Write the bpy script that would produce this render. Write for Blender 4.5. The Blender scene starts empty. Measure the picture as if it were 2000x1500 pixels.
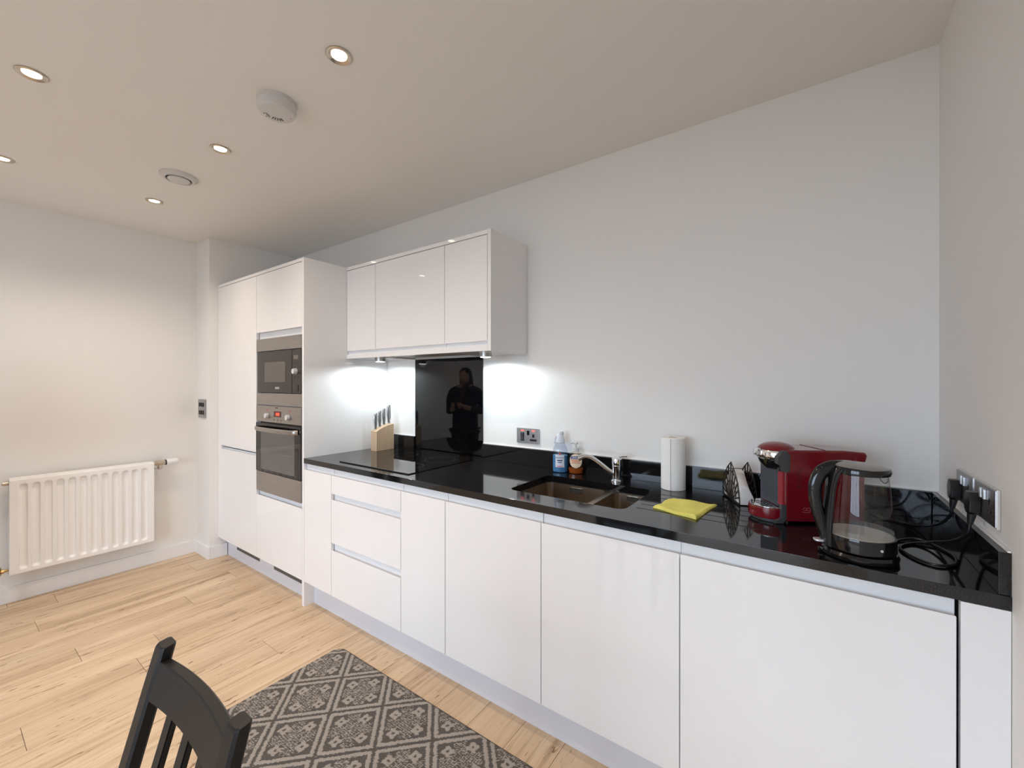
import bpy, bmesh, math, random
import numpy as np
from mathutils import Vector, Matrix, Euler

random.seed(7)
PI = math.pi
SC = bpy.context.scene
COL = SC.collection

# ------------------------------------------------------------------ camera
cam_d = bpy.data.cameras.new('camera')
cam = bpy.data.objects.new('camera', cam_d)
COL.objects.link(cam)
cam.location = (-0.3542, -1.9754, 1.3677)
cam.rotation_euler = (math.radians(90 - 0.0773), math.radians(0.0), math.radians(35.3955))
cam_d.sensor_width = 36.0
cam_d.lens = 36.0 * 817.91 / 2000.0
cam_d.clip_start = 0.02
SC.camera = cam

# ------------------------------------------------------------------ world: overcast daylight outside the balcony window
W = bpy.data.worlds.new('overcast_sky')
SC.world = W
W.use_nodes = True
wn = W.node_tree.nodes['Background']
wn.inputs[0].default_value = (0.68, 0.81, 1.0, 1)
wn.inputs[1].default_value = 9.0

DOWNLIGHT_W = 24.0
DOWNLIGHT_COL = (1.0, 0.83, 0.67)
PUCK_W = 7.0
PUCK_COL = (0.86, 0.96, 1.0)

# portal in the window opening so daylight is sampled well
WIN = (-3.1, -0.3, 0.06, 2.25)       # x0 x1 z0 z1
YF = -5.2                            # inner face of the window wall
pd = bpy.data.lights.new('window_portal', 'AREA')
pd.shape = 'RECTANGLE'
pd.size = WIN[1] - WIN[0]
pd.size_y = WIN[3] - WIN[2]
pd.cycles.is_portal = True
po = bpy.data.objects.new('window_portal', pd)
po.location = ((WIN[0] + WIN[1]) / 2, YF - 0.12, (WIN[2] + WIN[3]) / 2)
po.rotation_euler = (PI / 2, 0, 0)
po['kind'] = 'helper'
COL.objects.link(po)

SC.view_settings.view_transform = 'Standard'
SC.view_settings.look = 'None'
SC.view_settings.gamma = 1.0
SC.view_settings.use_curve_mapping = False
SC.view_settings.exposure = 0.14
SC.cycles.use_denoising = True
SC.cycles.max_bounces = 12
SC.cycles.diffuse_bounces = 8
SC.cycles.glossy_bounces = 6
SC.cycles.transparent_max_bounces = 16
SC.cycles.caustics_reflective = False
SC.cycles.caustics_refractive = False
SC.cycles.sample_clamp_indirect = 4.0

H = 2.506
XL = -4.4315
NIBX, NIBY = -4.160, -0.683
FY = -0.625                          # plane of the cabinet fronts
WT = 0.91                            # worktop top

# ------------------------------------------------------------------ materials
def mat(name, col, rough=0.5, metal=0.0, spec=0.5, coat=0.0, **kw):
    m = bpy.data.materials.new(name)
    m.use_nodes = True
    b = m.node_tree.nodes['Principled BSDF']
    b.inputs['Base Color'].default_value = (*col, 1)
    b.inputs['Roughness'].default_value = rough
    b.inputs['Metallic'].default_value = metal
    b.inputs['Specular IOR Level'].default_value = spec
    b.inputs['Coat Weight'].default_value = coat
    for k, v in kw.items():
        b.inputs[k].default_value = v
    return m

def nt(m):
    return m.node_tree.nodes, m.node_tree.links, m.node_tree.nodes['Principled BSDF']

def add_noise(m, scale, c0, c1, detail=4, stretch=(1, 1, 1), bump=0.0, coord='Object', lo=0.3, hi=0.7, dist=0.001):
    n, l, b = nt(m)
    tc = n.new('ShaderNodeTexCoord'); mp = n.new('ShaderNodeMapping')
    mp.inputs['Scale'].default_value = stretch
    nz = n.new('ShaderNodeTexNoise'); nz.inputs['Scale'].default_value = scale; nz.inputs['Detail'].default_value = detail
    l.new(tc.outputs[coord], mp.inputs[0]); l.new(mp.outputs[0], nz.inputs['Vector'])
    r = n.new('ShaderNodeValToRGB')
    r.color_ramp.elements[0].position = lo; r.color_ramp.elements[1].position = hi
    r.color_ramp.elements[0].color = (*c0, 1); r.color_ramp.elements[1].color = (*c1, 1)
    l.new(nz.outputs['Fac'], r.inputs[0]); l.new(r.outputs[0], b.inputs['Base Color'])
    if bump:
        bp = n.new('ShaderNodeBump'); bp.inputs['Strength'].default_value = bump; bp.inputs['Distance'].default_value = dist
        l.new(nz.outputs['Fac'], bp.inputs['Height']); l.new(bp.outputs[0], b.inputs['Normal'])
    return m

def bump_only(m, scale, strength, dist=0.001, detail=3):
    n, l, b = nt(m)
    tc = n.new('ShaderNodeTexCoord')
    nz = n.new('ShaderNodeTexNoise'); nz.inputs['Scale'].default_value = scale; nz.inputs['Detail'].default_value = detail
    l.new(tc.outputs['Object'], nz.inputs['Vector'])
    bp = n.new('ShaderNodeBump'); bp.inputs['Strength'].default_value = strength; bp.inputs['Distance'].default_value = dist
    l.new(nz.outputs['Fac'], bp.inputs['Height']); l.new(bp.outputs[0], b.inputs['Normal'])
    return m

M = {}
M['wall'] = bump_only(mat('wall_paint', (0.80, 0.79, 0.775), 0.7), 180, 0.08, 0.0005)
M['ceil'] = bump_only(mat('ceiling_paint', (0.80, 0.785, 0.765), 0.85), 160, 0.06, 0.0005)
M['gloss'] = mat('white_gloss_lacquer', (0.83, 0.825, 0.83), 0.035, spec=0.5)
M['white'] = mat('white_melamine', (0.80, 0.81, 0.83), 0.3)
M['skirt'] = mat('white_satin_skirting', (0.82, 0.83, 0.845), 0.35)
M['plinth_white'] = mat('pale_grey_plinth', (0.66, 0.68, 0.74), 0.12)  # white plinth greyed: shade below the door overhang is put into the colour
M['sealant'] = mat('white_sealant', (0.85, 0.85, 0.85), 0.4)
M['dark_gap'] = mat('dark_recess', (0.01, 0.01, 0.01), 0.8)
M['granite'] = add_noise(mat('black_granite', (0.01, 0.01, 0.011), 0.07, spec=0.6), 420, (0.004, 0.004, 0.005), (0.034, 0.033, 0.032), 2, lo=0.52, hi=0.80)
M['glass_black'] = mat('black_glass', (0.002, 0.002, 0.0025), 0.015, spec=0.5)
M['hob'] = mat('black_ceramic_glass', (0.003, 0.003, 0.003), 0.03)
M['steel'] = add_noise(mat('brushed_steel', (0.5, 0.48, 0.46), 0.32, 1.0), 3, (0.36, 0.34, 0.32), (0.46, 0.435, 0.41), 6, (2, 2, 220))
M['sink'] = add_noise(mat('sink_steel', (0.5, 0.48, 0.46), 0.28, 1.0), 3, (0.44, 0.37, 0.30), (0.52, 0.45, 0.37), 6, (160, 2, 2))
M['chrome'] = mat('chrome', (0.85, 0.86, 0.88), 0.04, 1.0)
M['nickel'] = mat('satin_nickel', (0.62, 0.55, 0.46), 0.28, 1.0)
M['socket'] = add_noise(mat('brushed_socket_plate', (0.4, 0.4, 0.41), 0.35, 1.0), 4, (0.36, 0.36, 0.37), (0.46, 0.46, 0.47), 4, (2, 2, 150))
M['socket_edge'] = mat('pale_plate_edge', (0.72, 0.71, 0.69), 0.3, 0.6)
M['blackp'] = mat('black_plastic', (0.008, 0.008, 0.009), 0.35)
M['blackg'] = mat('black_gloss_plastic', (0.006, 0.006, 0.007), 0.08)
M['darkgrey'] = mat('dark_grey_plastic', (0.055, 0.058, 0.06), 0.45)
M['blackplate'] = mat('slate_grey_plastic', (0.045, 0.052, 0.064), 0.4)
M['midgrey'] = mat('grey_plastic', (0.32, 0.31, 0.30), 0.4)
M['whitep'] = mat('white_plastic', (0.82, 0.82, 0.82), 0.35)
M['radiator'] = mat('radiator_enamel', (0.90, 0.895, 0.895), 0.25)
M['brass'] = mat('brass', (0.55, 0.38, 0.17), 0.3, 1.0)
M['redp'] = mat('red_gloss_plastic', (0.17, 0.005, 0.011), 0.14, coat=0.3)
M['redm'] = mat('red_matt_plastic', (0.30, 0.02, 0.03), 0.4)
M['reddark'] = mat('dark_red_emboss', (0.09, 0.004, 0.007), 0.5)
M['pink'] = mat('pale_red_print', (0.33, 0.07, 0.07), 0.5)
M['mw_dark'] = mat('microwave_dark_glass', (0.022, 0.018, 0.017), 0.10)
M['mw_win'] = mat('microwave_window', (0.10, 0.088, 0.078), 0.12)
M['oven_win'] = mat('oven_inner_window', (0.10, 0.092, 0.085), 0.04)
M['display'] = mat('grey_display', (0.14, 0.125, 0.105), 0.3)
M['silverp'] = mat('silver_plastic', (0.72, 0.74, 0.78), 0.25, 0.5)
M['yellow'] = add_noise(mat('yellow_cloth', (0.8, 0.75, 0.1), 0.9), 500, (0.78, 0.73, 0.13), (0.90, 0.84, 0.24), 2, bump=0.4)
M['paper'] = bump_only(mat('kitchen_paper', (0.86, 0.85, 0.84), 0.95), 140, 0.5, 0.002)
M['napkin'] = mat('paper_napkin', (0.88, 0.86, 0.84), 0.9)
M['blackmetal'] = mat('dark_bronze_metal', (0.05, 0.042, 0.034), 0.35, 0.7)
M['knife'] = mat('satin_knife_steel', (0.45, 0.46, 0.47), 0.25, 1.0)
M['knife_dark'] = mat('dark_knife_inlay', (0.03, 0.03, 0.032), 0.3)
M['beech'] = add_noise(mat('beech_block', (0.6, 0.42, 0.26), 0.5), 5, (0.56, 0.40, 0.255), (0.68, 0.50, 0.335), 6, (14, 14, 1))
M['chair'] = bump_only(mat('black_brown_stain', (0.0085, 0.0072, 0.0066), 0.45, spec=0.3), 90, 0.15)
M['navy'] = mat('dark_navy_coat', (0.012, 0.014, 0.022), 0.85)
M['trouser'] = mat('black_trousers', (0.012, 0.012, 0.013), 0.9)
M['hair'] = mat('dark_brown_hair', (0.012, 0.008, 0.006), 0.5)
M['skin'] = mat('skin', (0.42, 0.25, 0.18), 0.5)
M['lips'] = mat('lips', (0.30, 0.13, 0.10), 0.5)
M['scarf'] = mat('dark_red_scarf', (0.06, 0.018, 0.02), 0.9)
M['shoe'] = mat('black_leather', (0.01, 0.01, 0.01), 0.4)
M['vent_dark'] = mat('grey_vent_grille', (0.16, 0.165, 0.18), 0.4, 0.6)
M['hood_metal'] = mat('grey_hood_metal', (0.30, 0.29, 0.28), 0.35, 0.9)
M['concrete'] = add_noise(mat('balcony_concrete', (0.4, 0.4, 0.4), 0.9), 6, (0.34, 0.34, 0.34), (0.44, 0.44, 0.43))
M['ground'] = add_noise(mat('paved_ground', (0.12, 0.12, 0.11), 0.9), 0.4, (0.10, 0.10, 0.095), (0.15, 0.145, 0.13))
M['alarm'] = mat('off_white_plastic', (0.62, 0.61, 0.605), 0.4)
M['upvc'] = mat('white_window_frame', (0.8, 0.8, 0.8), 0.3)
M['label_white'] = mat('pale_label', (0.72, 0.76, 0.84), 0.5)
M['label_blue'] = mat('dark_blue_print', (0.03, 0.06, 0.16), 0.5)
M['label_navy'] = mat('navy_band', (0.02, 0.04, 0.20), 0.4)
M['label_red'] = mat('red_print', (0.6, 0.05, 0.04), 0.5)
M['label_orange'] = mat('orange_print', (0.72, 0.26, 0.12), 0.5)
M['label_cream'] = mat('cream_label', (0.82, 0.68, 0.52), 0.5)
M['clear_cap'] = mat('frosted_cap', (0.70, 0.72, 0.72), 0.3, **{'Alpha': 0.75})
M['steel_plate'] = mat('heating_plate', (0.62, 0.58, 0.52), 0.45, 0.3)
M['kettle_lid'] = mat('grey_lid', (0.33, 0.32, 0.305), 0.3, 0.6)
M['strainer'] = mat('strainer', (0.5, 0.5, 0.5), 0.3, 1.0)

def emis(name, col, s):
    m = bpy.data.materials.new(name); m.use_nodes = True
    b = m.node_tree.nodes['Principled BSDF']
    b.inputs['Base Color'].default_value = (*[min(1, c) for c in col], 1)
    b.inputs['Emission Color'].default_value = (*col, 1)
    b.inputs['Emission Strength'].default_value = s
    return m
M['lamp'] = emis('warm_lamp_face', (1.0, 0.86, 0.66), 14.0)
M['puck_lamp'] = emis('cool_lamp_face', (0.92, 0.98, 1.0), 8.0)
M['neon'] = emis('red_neon', (1.0, 0.10, 0.10), 1.3)
M['digits'] = emis('red_digits', (1.0, 0.12, 0.06), 1.6)
M['digit_bg'] = emis('dark_red_display', (0.10, 0.010, 0.008), 0.8)
M['red_dot'] = emis('red_indicator', (0.45, 0.03, 0.02), 0.5)

def glassy(name, tint, refl_rough=0.0, ior=1.45):
    m = bpy.data.materials.new(name); m.use_nodes = True
    n, l = m.node_tree.nodes, m.node_tree.links
    n.clear()
    out = n.new('ShaderNodeOutputMaterial'); mx = n.new('ShaderNodeMixShader')
    tr = n.new('ShaderNodeBsdfTransparent'); tr.inputs[0].default_value = (*tint, 1)
    gl = n.new('ShaderNodeBsdfGlossy'); gl.inputs['Roughness'].default_value = refl_rough
    lw = n.new('ShaderNodeLayerWeight'); lw.inputs[0].default_value = 0.5
    pw = n.new('ShaderNodeMath'); pw.operation = 'POWER'; pw.inputs[1].default_value = 5.0
    ma = n.new('ShaderNodeMath'); ma.operation = 'MULTIPLY_ADD'; ma.inputs[1].default_value = 0.7; ma.inputs[2].default_value = 0.04
    l.new(lw.outputs['Facing'], pw.inputs[0]); l.new(pw.outputs[0], ma.inputs[0])
    l.new(ma.outputs[0], mx.inputs[0]); l.new(tr.outputs[0], mx.inputs[1]); l.new(gl.outputs[0], mx.inputs[2])
    l.new(mx.outputs[0], out.inputs[0])
    return m
M['glass'] = glassy('clear_glass', (0.92, 0.93, 0.93))
M['pane'] = glassy('window_glass', (0.97, 0.985, 0.98))
M['clear_plastic'] = glassy('clear_plastic', (0.80, 0.84, 0.90), 0.05)
M['clear_soap'] = glassy('clear_soap_plastic', (0.90, 0.86, 0.80), 0.05)
M['blue_liquid'] = mat('blue_liquid', (0.16, 0.45, 0.78), 0.2, **{'Transmission Weight': 0.35, 'IOR': 1.33})
M['orange_liquid'] = mat('orange_liquid', (0.50, 0.12, 0.02), 0.2, **{'Transmission Weight': 0.3, 'IOR': 1.33})

# oak planks: grain along Y, different for every plank
def wood_mat():
    m = mat('oak_plank', (0.6, 0.42, 0.25), 0.36)
    n, l, b = nt(m)
    tc = n.new('ShaderNodeTexCoord'); oi = n.new('ShaderNodeObjectInfo')
    ad = n.new('ShaderNodeVectorMath'); ad.operation = 'ADD'
    sc = n.new('ShaderNodeVectorMath'); sc.operation = 'SCALE'
    cmb = n.new('ShaderNodeCombineXYZ')
    l.new(oi.outputs['Random'], cmb.inputs[0]); l.new(oi.outputs['Random'], cmb.inputs[1])
    l.new(cmb.outputs[0], sc.inputs[0]); sc.inputs[3].default_value = 57.0
    l.new(tc.outputs['Object'], ad.inputs[0]); l.new(sc.outputs[0], ad.inputs[1])
    def noise(sv, scale, detail, dist=0.0, rough=0.55):
        mp = n.new('ShaderNodeMapping'); mp.inputs['Scale'].default_value = sv
        l.new(ad.outputs[0], mp.inputs[0])
        z = n.new('ShaderNodeTexNoise'); z.inputs['Scale'].default_value = scale
        z.inputs['Detail'].default_value = detail; z.inputs['Distortion'].default_value = dist; z.inputs['Roughness'].default_value = rough
        l.new(mp.outputs[0], z.inputs['Vector']); return z
    def ramp(src, pts):
        r = n.new('ShaderNodeValToRGB')
        e = r.color_ramp.elements
        e[0].position, e[0].color = pts[0][0], (*pts[0][1], 1)
        e[1].position, e[1].color = pts[-1][0], (*pts[-1][1], 1)
        for p_, c_ in pts[1:-1]:
            k = e.new(p_); k.color = (*c_, 1)
        l.new(src.outputs['Fac'], r.inputs[0]); return r
    def mul(a, c, f=1.0):
        x = n.new('ShaderNodeMix'); x.data_type = 'RGBA'; x.blend_type = 'MULTIPLY'; x.inputs[0].default_value = f
        l.new(a, x.inputs[6]); l.new(c, x.inputs[7]); return x.outputs[2]
    broad = noise((6.5, 0.75, 1), 1.0, 3, 1.0)
    r1 = ramp(broad, [(0.28, (0.49, 0.355, 0.225)), (0.45, (0.64, 0.475, 0.315)), (0.68, (0.72, 0.56, 0.39))])
    fine = noise((60, 1.6, 1), 1.0, 6, 0.6, 0.65)
    r2 = ramp(fine, [(0.30, (0.86, 0.83, 0.80)), (0.62, (1.0, 1.0, 1.0))])
    streak = noise((18, 0.9, 1), 1.0, 5, 1.6, 0.6)
    r3 = ramp(streak, [(0.33, (0.60, 0.53, 0.46)), (0.47, (1.0, 1.0, 1.0))])
    knot = noise((40, 5.5, 1), 1.0, 3, 1.8)
    r4 = ramp(knot, [(0.31, (0.36, 0.27, 0.19)), (0.365, (1.0, 1.0, 1.0))])
    c = mul(mul(mul(r1.outputs[0], r2.outputs[0]), r3.outputs[0], 0.7), r4.outputs[0], 0.9)
    hv = n.new('ShaderNodeHueSaturation')
    mr = n.new('ShaderNodeMapRange'); mr.inputs[3].default_value = 0.97; mr.inputs[4].default_value = 1.05
    l.new(oi.outputs['Random'], mr.inputs[0]); l.new(mr.outputs[0], hv.inputs['Value']); l.new(c, hv.inputs['Color'])
    l.new(hv.outputs[0], b.inputs['Base Color'])
    bp = n.new('ShaderNodeBump'); bp.inputs['Strength'].default_value = 0.12; bp.inputs['Distance'].default_value = 0.001
    l.new(fine.outputs['Fac'], bp.inputs['Height']); l.new(bp.outputs[0], b.inputs['Normal'])
    return m
M['oak'] = wood_mat()

# ------------------------------------------------------------------ mesh helpers
def merge(dst, src):
    me = bpy.data.meshes.new('tmp'); src.to_mesh(me); src.free()
    dst.from_mesh(me); bpy.data.meshes.remove(me)

def box(bm, x0, x1, y0, y1, z0, z1, bev=0.0, seg=2):
    b = bmesh.new()
    bmesh.ops.create_cube(b, size=1.0)
    for v in b.verts:
        v.co = Vector(((x0 + x1) / 2 + v.co.x * (x1 - x0), (y0 + y1) / 2 + v.co.y * (y1 - y0), (z0 + z1) / 2 + v.co.z * (z1 - z0)))
    if bev:
        bmesh.ops.bevel(b, geom=b.edges[:], offset=bev, segments=seg, affect='EDGES', profile=0.5)
    merge(bm, b); return bm

def basis(d):
    d = Vector(d).normalized()
    up = Vector((0, 0, 1)) if abs(d.z) < 0.95 else Vector((1, 0, 0))
    a = d.cross(up).normalized(); b = d.cross(a).normalized()
    return d, a, b

def loft(bm, rings, cap=True, close=False):
    vs = [[bm.verts.new(p) for p in r] for r in rings]
    n = len(vs[0]); m = len(vs)
    for i in range(m if close else m - 1):
        A, B = vs[i], vs[(i + 1) % m]
        for j in range(n):
            bm.faces.new((A[j], A[(j + 1) % n], B[(j + 1) % n], B[j]))
    if cap and not close:
        bm.faces.new(vs[0][::-1]); bm.faces.new(vs[-1])
    bmesh.ops.recalc_face_normals(bm, faces=bm.faces[:])
    return bm

def circ(c, a, b, ra, rb=None, n=16, ph=0.0, power=1.0):
    rb = ra if rb is None else rb
    out = []
    for k in range(n):
        t = 2 * PI * k / n + ph
        x, y = math.cos(t), math.sin(t)
        if power != 1.0:
            x = math.copysign(abs(x) ** power, x); y = math.copysign(abs(y) ** power, y)
        out.append(Vector(c) + a * (ra * x) + b * (rb * y))
    return out

def cyl(bm, p0, p1, r0, r1=None, n=24, bev=0.0):
    r1 = r0 if r1 is None else r1
    p0, p1 = Vector(p0), Vector(p1)
    d, a, b = basis(p1 - p0)
    t = bmesh.new()
    if bev:
        rings = [circ(p0, a, b, r0 - bev, n=n), circ(p0 + d * bev * 0.3, a, b, r0 - bev * 0.3, n=n), circ(p0 + d * bev, a, b, r0, n=n),
                 circ(p1 - d * bev, a, b, r1, n=n), circ(p1 - d * bev * 0.3, a, b, r1 - bev * 0.3, n=n), circ(p1, a, b, r1 - bev, n=n)]
    else:
        rings = [circ(p0, a, b, r0, n=n), circ(p1, a, b, r1, n=n)]
    loft(t, rings); merge(bm, t); return bm

def lathe(bm, prof, c=(0, 0), n=32, sx=1.0, sy=1.0, cap=True, power=1.0):
    """prof: list of (r, z); axis vertical through c"""
    t = bmesh.new()
    X, Y = Vector((1, 0, 0)), Vector((0, 1, 0))
    rings = [circ((c[0], c[1], z), X, Y, max(r, 1e-4) * sx, max(r, 1e-4) * sy, n=n, power=power) for r, z in prof]
    loft(t, rings, cap=cap); merge(bm, t); return bm

def smooth_path(pts, k=6):
    P = [Vector(p) for p in pts]; out = []
    for i in range(len(P) - 1):
        p0 = P[max(i - 1, 0)]; p1 = P[i]; p2 = P[i + 1]; p3 = P[min(i + 2, len(P) - 1)]
        for s in range(k):
            t = s / k
            out.append(0.5 * ((2 * p1) + (-p0 + p2) * t + (2 * p0 - 5 * p1 + 4 * p2 - p3) * t * t + (-p0 + 3 * p1 - 3 * p2 + p3) * t ** 3))
    out.append(P[-1]); return out

def tube(bm, pts, r, n=10, k=6, rb=None, radii=None, smooth=True, up=None):
    P = smooth_path(pts, k) if smooth else [Vector(p) for p in pts]
    t = bmesh.new(); rings = []
    ref = None
    for i, p in enumerate(P):
        d = (P[min(i + 1, len(P) - 1)] - P[max(i - 1, 0)]).normalized()
        if up is not None:
            a = d.cross(Vector(up)).normalized(); b = a.cross(d).normalized()
        else:
            if ref is None:
                _, a, b = basis(d)
            else:
                a = (ref - d * ref.dot(d)).normalized(); b = d.cross(a).normalized()
            ref = a
        f = 1.0
        if radii is not None:
            u = i / (len(P) - 1) * (len(radii) - 1); j = min(int(u), len(radii) - 2); f = radii[j] + (radii[j + 1] - radii[j]) * (u - j)
        rings.append(circ(p, a, b, r * f, (rb or r) * f, n=n))
    loft(t, rings); merge(bm, t); return bm

def prism(bm, poly, axis, lo, hi, bev=0.0, seg=2):
    """poly: 2-D outline; axis: extrusion axis ('x','y','z')"""
    t = bmesh.new()
    def P(u, v, w):
        return {'x': (w, u, v), 'y': (u, w, v), 'z': (u, v, w)}[axis]
    loft(t, [[Vector(P(u, v, lo)) for u, v in poly], [Vector(P(u, v, hi)) for u, v in poly]])
    if bev:
        ed = [e for e in t.edges if any(len(f.verts) > 4 or abs(f.normal['xyz'.index(axis)]) > 0.9 for f in e.link_faces)]
        bmesh.ops.bevel(t, geom=ed, offset=bev, segments=seg, affect='EDGES', profile=0.5)
    merge(bm, t); return bm

def rrect(x0, x1, y0, y1, r, n=6):
    out = []
    for cx, cy, a0 in ((x1 - r, y1 - r, 0), (x0 + r, y1 - r, 90), (x0 + r, y0 + r, 180), (x1 - r, y0 + r, 270)):
        for k in range(n + 1):
            a = math.radians(a0 + 90 * k / n); out.append((cx + r * math.cos(a), cy + r * math.sin(a)))
    return out

def NB():
    return bmesh.new()

def world_of(o):
    m = Matrix.Identity(4)
    while o is not None:
        m = Matrix.LocRotScale(o.location, o.rotation_euler, o.scale) @ m
        o = o.parent
    return m

def flat_faces(o):
    """weight the normals by face area, so bevelled slabs stay optically flat"""
    w = o.modifiers.new('weighted_normals', 'WEIGHTED_NORMAL'); w.mode = 'FACE_AREA'; w.weight = 100; w.keep_sharp = True

def link(name, bm, m, parent=None, local=False, origin=None, smooth=35):
    """one mesh object; geometry given in world coordinates unless local (then in the thing's own frame)"""
    if parent is not None:
        if not local:
            bmesh.ops.transform(bm, matrix=world_of(parent).inverted(), verts=bm.verts[:])
    elif origin is not None:
        bmesh.ops.translate(bm, vec=-Vector(origin), verts=bm.verts[:])
    me = bpy.data.meshes.new(name)
    bm.to_mesh(me); bm.free()
    for mm in (m if isinstance(m, (list, tuple)) else [m]):
        me.materials.append(M[mm] if isinstance(mm, str) else mm)
    me.shade_smooth()
    me.set_sharp_from_angle(angle=math.radians(smooth))
    o = bpy.data.objects.new(name, me)
    COL.objects.link(o)
    if len(me.polygons) < 6000: flat_faces(o)
    if parent is not None:
        o.parent = parent
    elif origin is not None:
        o.location = origin
    return o

def tag(o, label, cat, group=None, kind=None):
    o['label'] = label; o['category'] = cat
    if group: o['group'] = group
    if kind: o['kind'] = kind
    return o

def thing(name, label, cat, loc=(0, 0, 0), rotz=0.0, group=None):
    o = bpy.data.objects.new(name, None)
    o.empty_display_size = 0.05
    COL.objects.link(o)
    o.location = loc; o.rotation_euler = (0, 0, rotz)
    return tag(o, label, cat, group)

def struct(name, bm, m, parent=None):
    o = link(name, bm, m, parent)
    if parent is None: o['kind'] = 'structure'
    return o

def plain_box(name, m, b, parent=None, bev=0.0, local=False):
    return link(name, box(NB(), *b, bev=bev), m, parent, local)

def copy_tree(o, parent=None):
    c = o.copy(); COL.objects.link(c)
    if parent is not None: c.parent = parent
    for ch in list(o.children): copy_tree(ch, c)
    return c

def text_mesh(s, size, depth=0.0004, align='CENTER'):
    cu = bpy.data.curves.new('txt', 'FONT'); cu.body = s; cu.size = size; cu.extrude = depth
    cu.align_x = align; cu.align_y = 'CENTER'; cu.resolution_u = 3
    ob = bpy.data.objects.new('txt', cu); COL.objects.link(ob)
    dg = bpy.context.evaluated_depsgraph_get()
    me = bpy.data.meshes.new_from_object(ob.evaluated_get(dg))
    b = bmesh.new(); b.from_mesh(me)
    bpy.data.objects.remove(ob); bpy.data.curves.remove(cu); bpy.data.meshes.remove(me)
    return b

def text_front(s, size, x, y, z, depth=0.0004):
    """text standing in the XZ plane, facing -Y, centred at x, y, z"""
    b = text_mesh(s, size, depth)
    bmesh.ops.transform(b, matrix=Matrix.Translation((x, y, z)) @ Matrix.Rotation(PI / 2, 4, 'X'), verts=b.verts[:])
    return b

# ================================================================== ROOM SHELL
fl = struct('floor', box(NB(), XL - 0.1, 0.1, YF - 0.1, 0.1, -0.06, -0.012), 'concrete')
PW = 0.18
seam = {}
def plank(x0, x1, y0, y1):
    g = 0.0006
    b = NB(); box(b, -(x1 - x0) / 2 + g, (x1 - x0) / 2 - g, -(y1 - y0) / 2 + g, (y1 - y0) / 2 - g, -0.0118, 0.0)
    top = [e for e in b.edges if all(v.co.z > -0.001 for v in e.verts)]
    bmesh.ops.bevel(b, geom=top, offset=0.0011, segments=1, affect='EDGES')
    o = link('plank', b, 'oak', fl, local=True)
    o.location = ((x0 + x1) / 2, (y0 + y1) / 2, 0)
known = {-3.63: -1.522 + 0, -3.81: -1.003, -3.99: -1.604, -2.91: -0.93, -3.09: -1.752, -3.45: -1.247}
col_x = [-2.55 + PW * k for k in range(-11, 16)]
known = {}
for xs, ys in ((-3.45, -1.522), (-3.63, -1.003), (-3.99, -1.604), (-2.73, -0.93), (-2.91, -1.752), (-3.27, -1.247), (-2.55, -1.35)):
    known[round((xs + 2.55) / PW)] = ys
for k in range(-11, 15):
    x0 = -2.55 + PW * k; x1 = x0 + PW
    x0 = max(x0, XL); x1 = min(x1, 0.0)
    if x1 - x0 < 0.01: continue
    ys = known.get(k, -random.uniform(0.1, 1.2))
    cuts = []
    y = ys
    while y < 0: y += 1.22
    y -= 1.22
    cuts = [0.0]
    while y > YF:
        cuts.append(y); y -= 1.22
    cuts.append(YF)
    for a, b in zip(cuts[1:], cuts[:-1]):
        if b - a > 0.02: plank(x0, x1, a, b)

struct('ceiling', box(NB(), XL - 0.1, 0.1, YF - 0.25, 0.1, H, H + 0.1), 'ceil')
struct('wall_back', box(NB(), XL - 0.1, 0.1, 0, 0.1, -0.05, H + 0.05), 'wall')
struct('wall_left', box(NB(), XL - 0.1, XL, YF - 0.1, 0.0, -0.05, H + 0.05), 'wall')
struct('wall_right', box(NB(), 0, 0.1, YF - 0.1, 0.0, -0.05, H + 0.05), 'wall')
struct('wall_nib', box(NB(), XL - 0.02, NIBX, NIBY, 0.02, -0.011, H + 0.02), 'wall')
b = NB()
box(b, XL - 0.1, WIN[0], YF - 0.25, YF, -0.05, H + 0.05); box(b, WIN[1], 0.1, YF - 0.25, YF, -0.05, H + 0.05)
box(b, WIN[0], WIN[1], YF - 0.25, YF, WIN[3], H + 0.05); box(b, WIN[0], WIN[1], YF - 0.25, YF, -0.05, WIN[2])
struct('wall_front', b, 'wall')
# balcony window
wf = NB(); x0, x1, z0, z1 = WIN; n = 3
yw = YF - 0.14
for xa, xb in ((x0, x0 + 0.06), (x1 - 0.06, x1)): box(wf, xa, xb, yw - 0.03, yw + 0.03, z0, z1, 0.004)
box(wf, x0, x1, yw - 0.03, yw + 0.03, z0, z0 + 0.07, 0.004); box(wf, x0, x1, yw - 0.03, yw + 0.03, z1 - 0.06, z1, 0.004)
win = struct('window_1', wf, 'upvc')
for k in range(1, n):
    xm = x0 + (x1 - x0) * k / n
    link('mullion', box(NB(), xm - 0.035, xm + 0.035, yw - 0.028, yw + 0.028, z0 + 0.05, z1 - 0.05, 0.004), 'upvc', win)
for k in range(n):
    xa = x0 + (x1 - x0) * k / n + 0.03; xb = x0 + (x1 - x0) * (k + 1) / n - 0.03
    link('pane', box(NB(), xa, xb, yw - 0.003, yw + 0.003, z0 + 0.05, z1 - 0.05), 'pane', win)
struct('ground', box(NB(), -90, 90, -140, -8, -9.2, -9.0), 'ground')  # unseen plane outside, added so less light reaches ceiling and upper walls
struct('balcony_floor', box(NB(), x0 - 0.8, x1 + 0.8, YF - 1.9, YF - 0.25, -0.15, -0.02), 'concrete')  # unseen slab, added to block light from beneath the window

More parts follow.
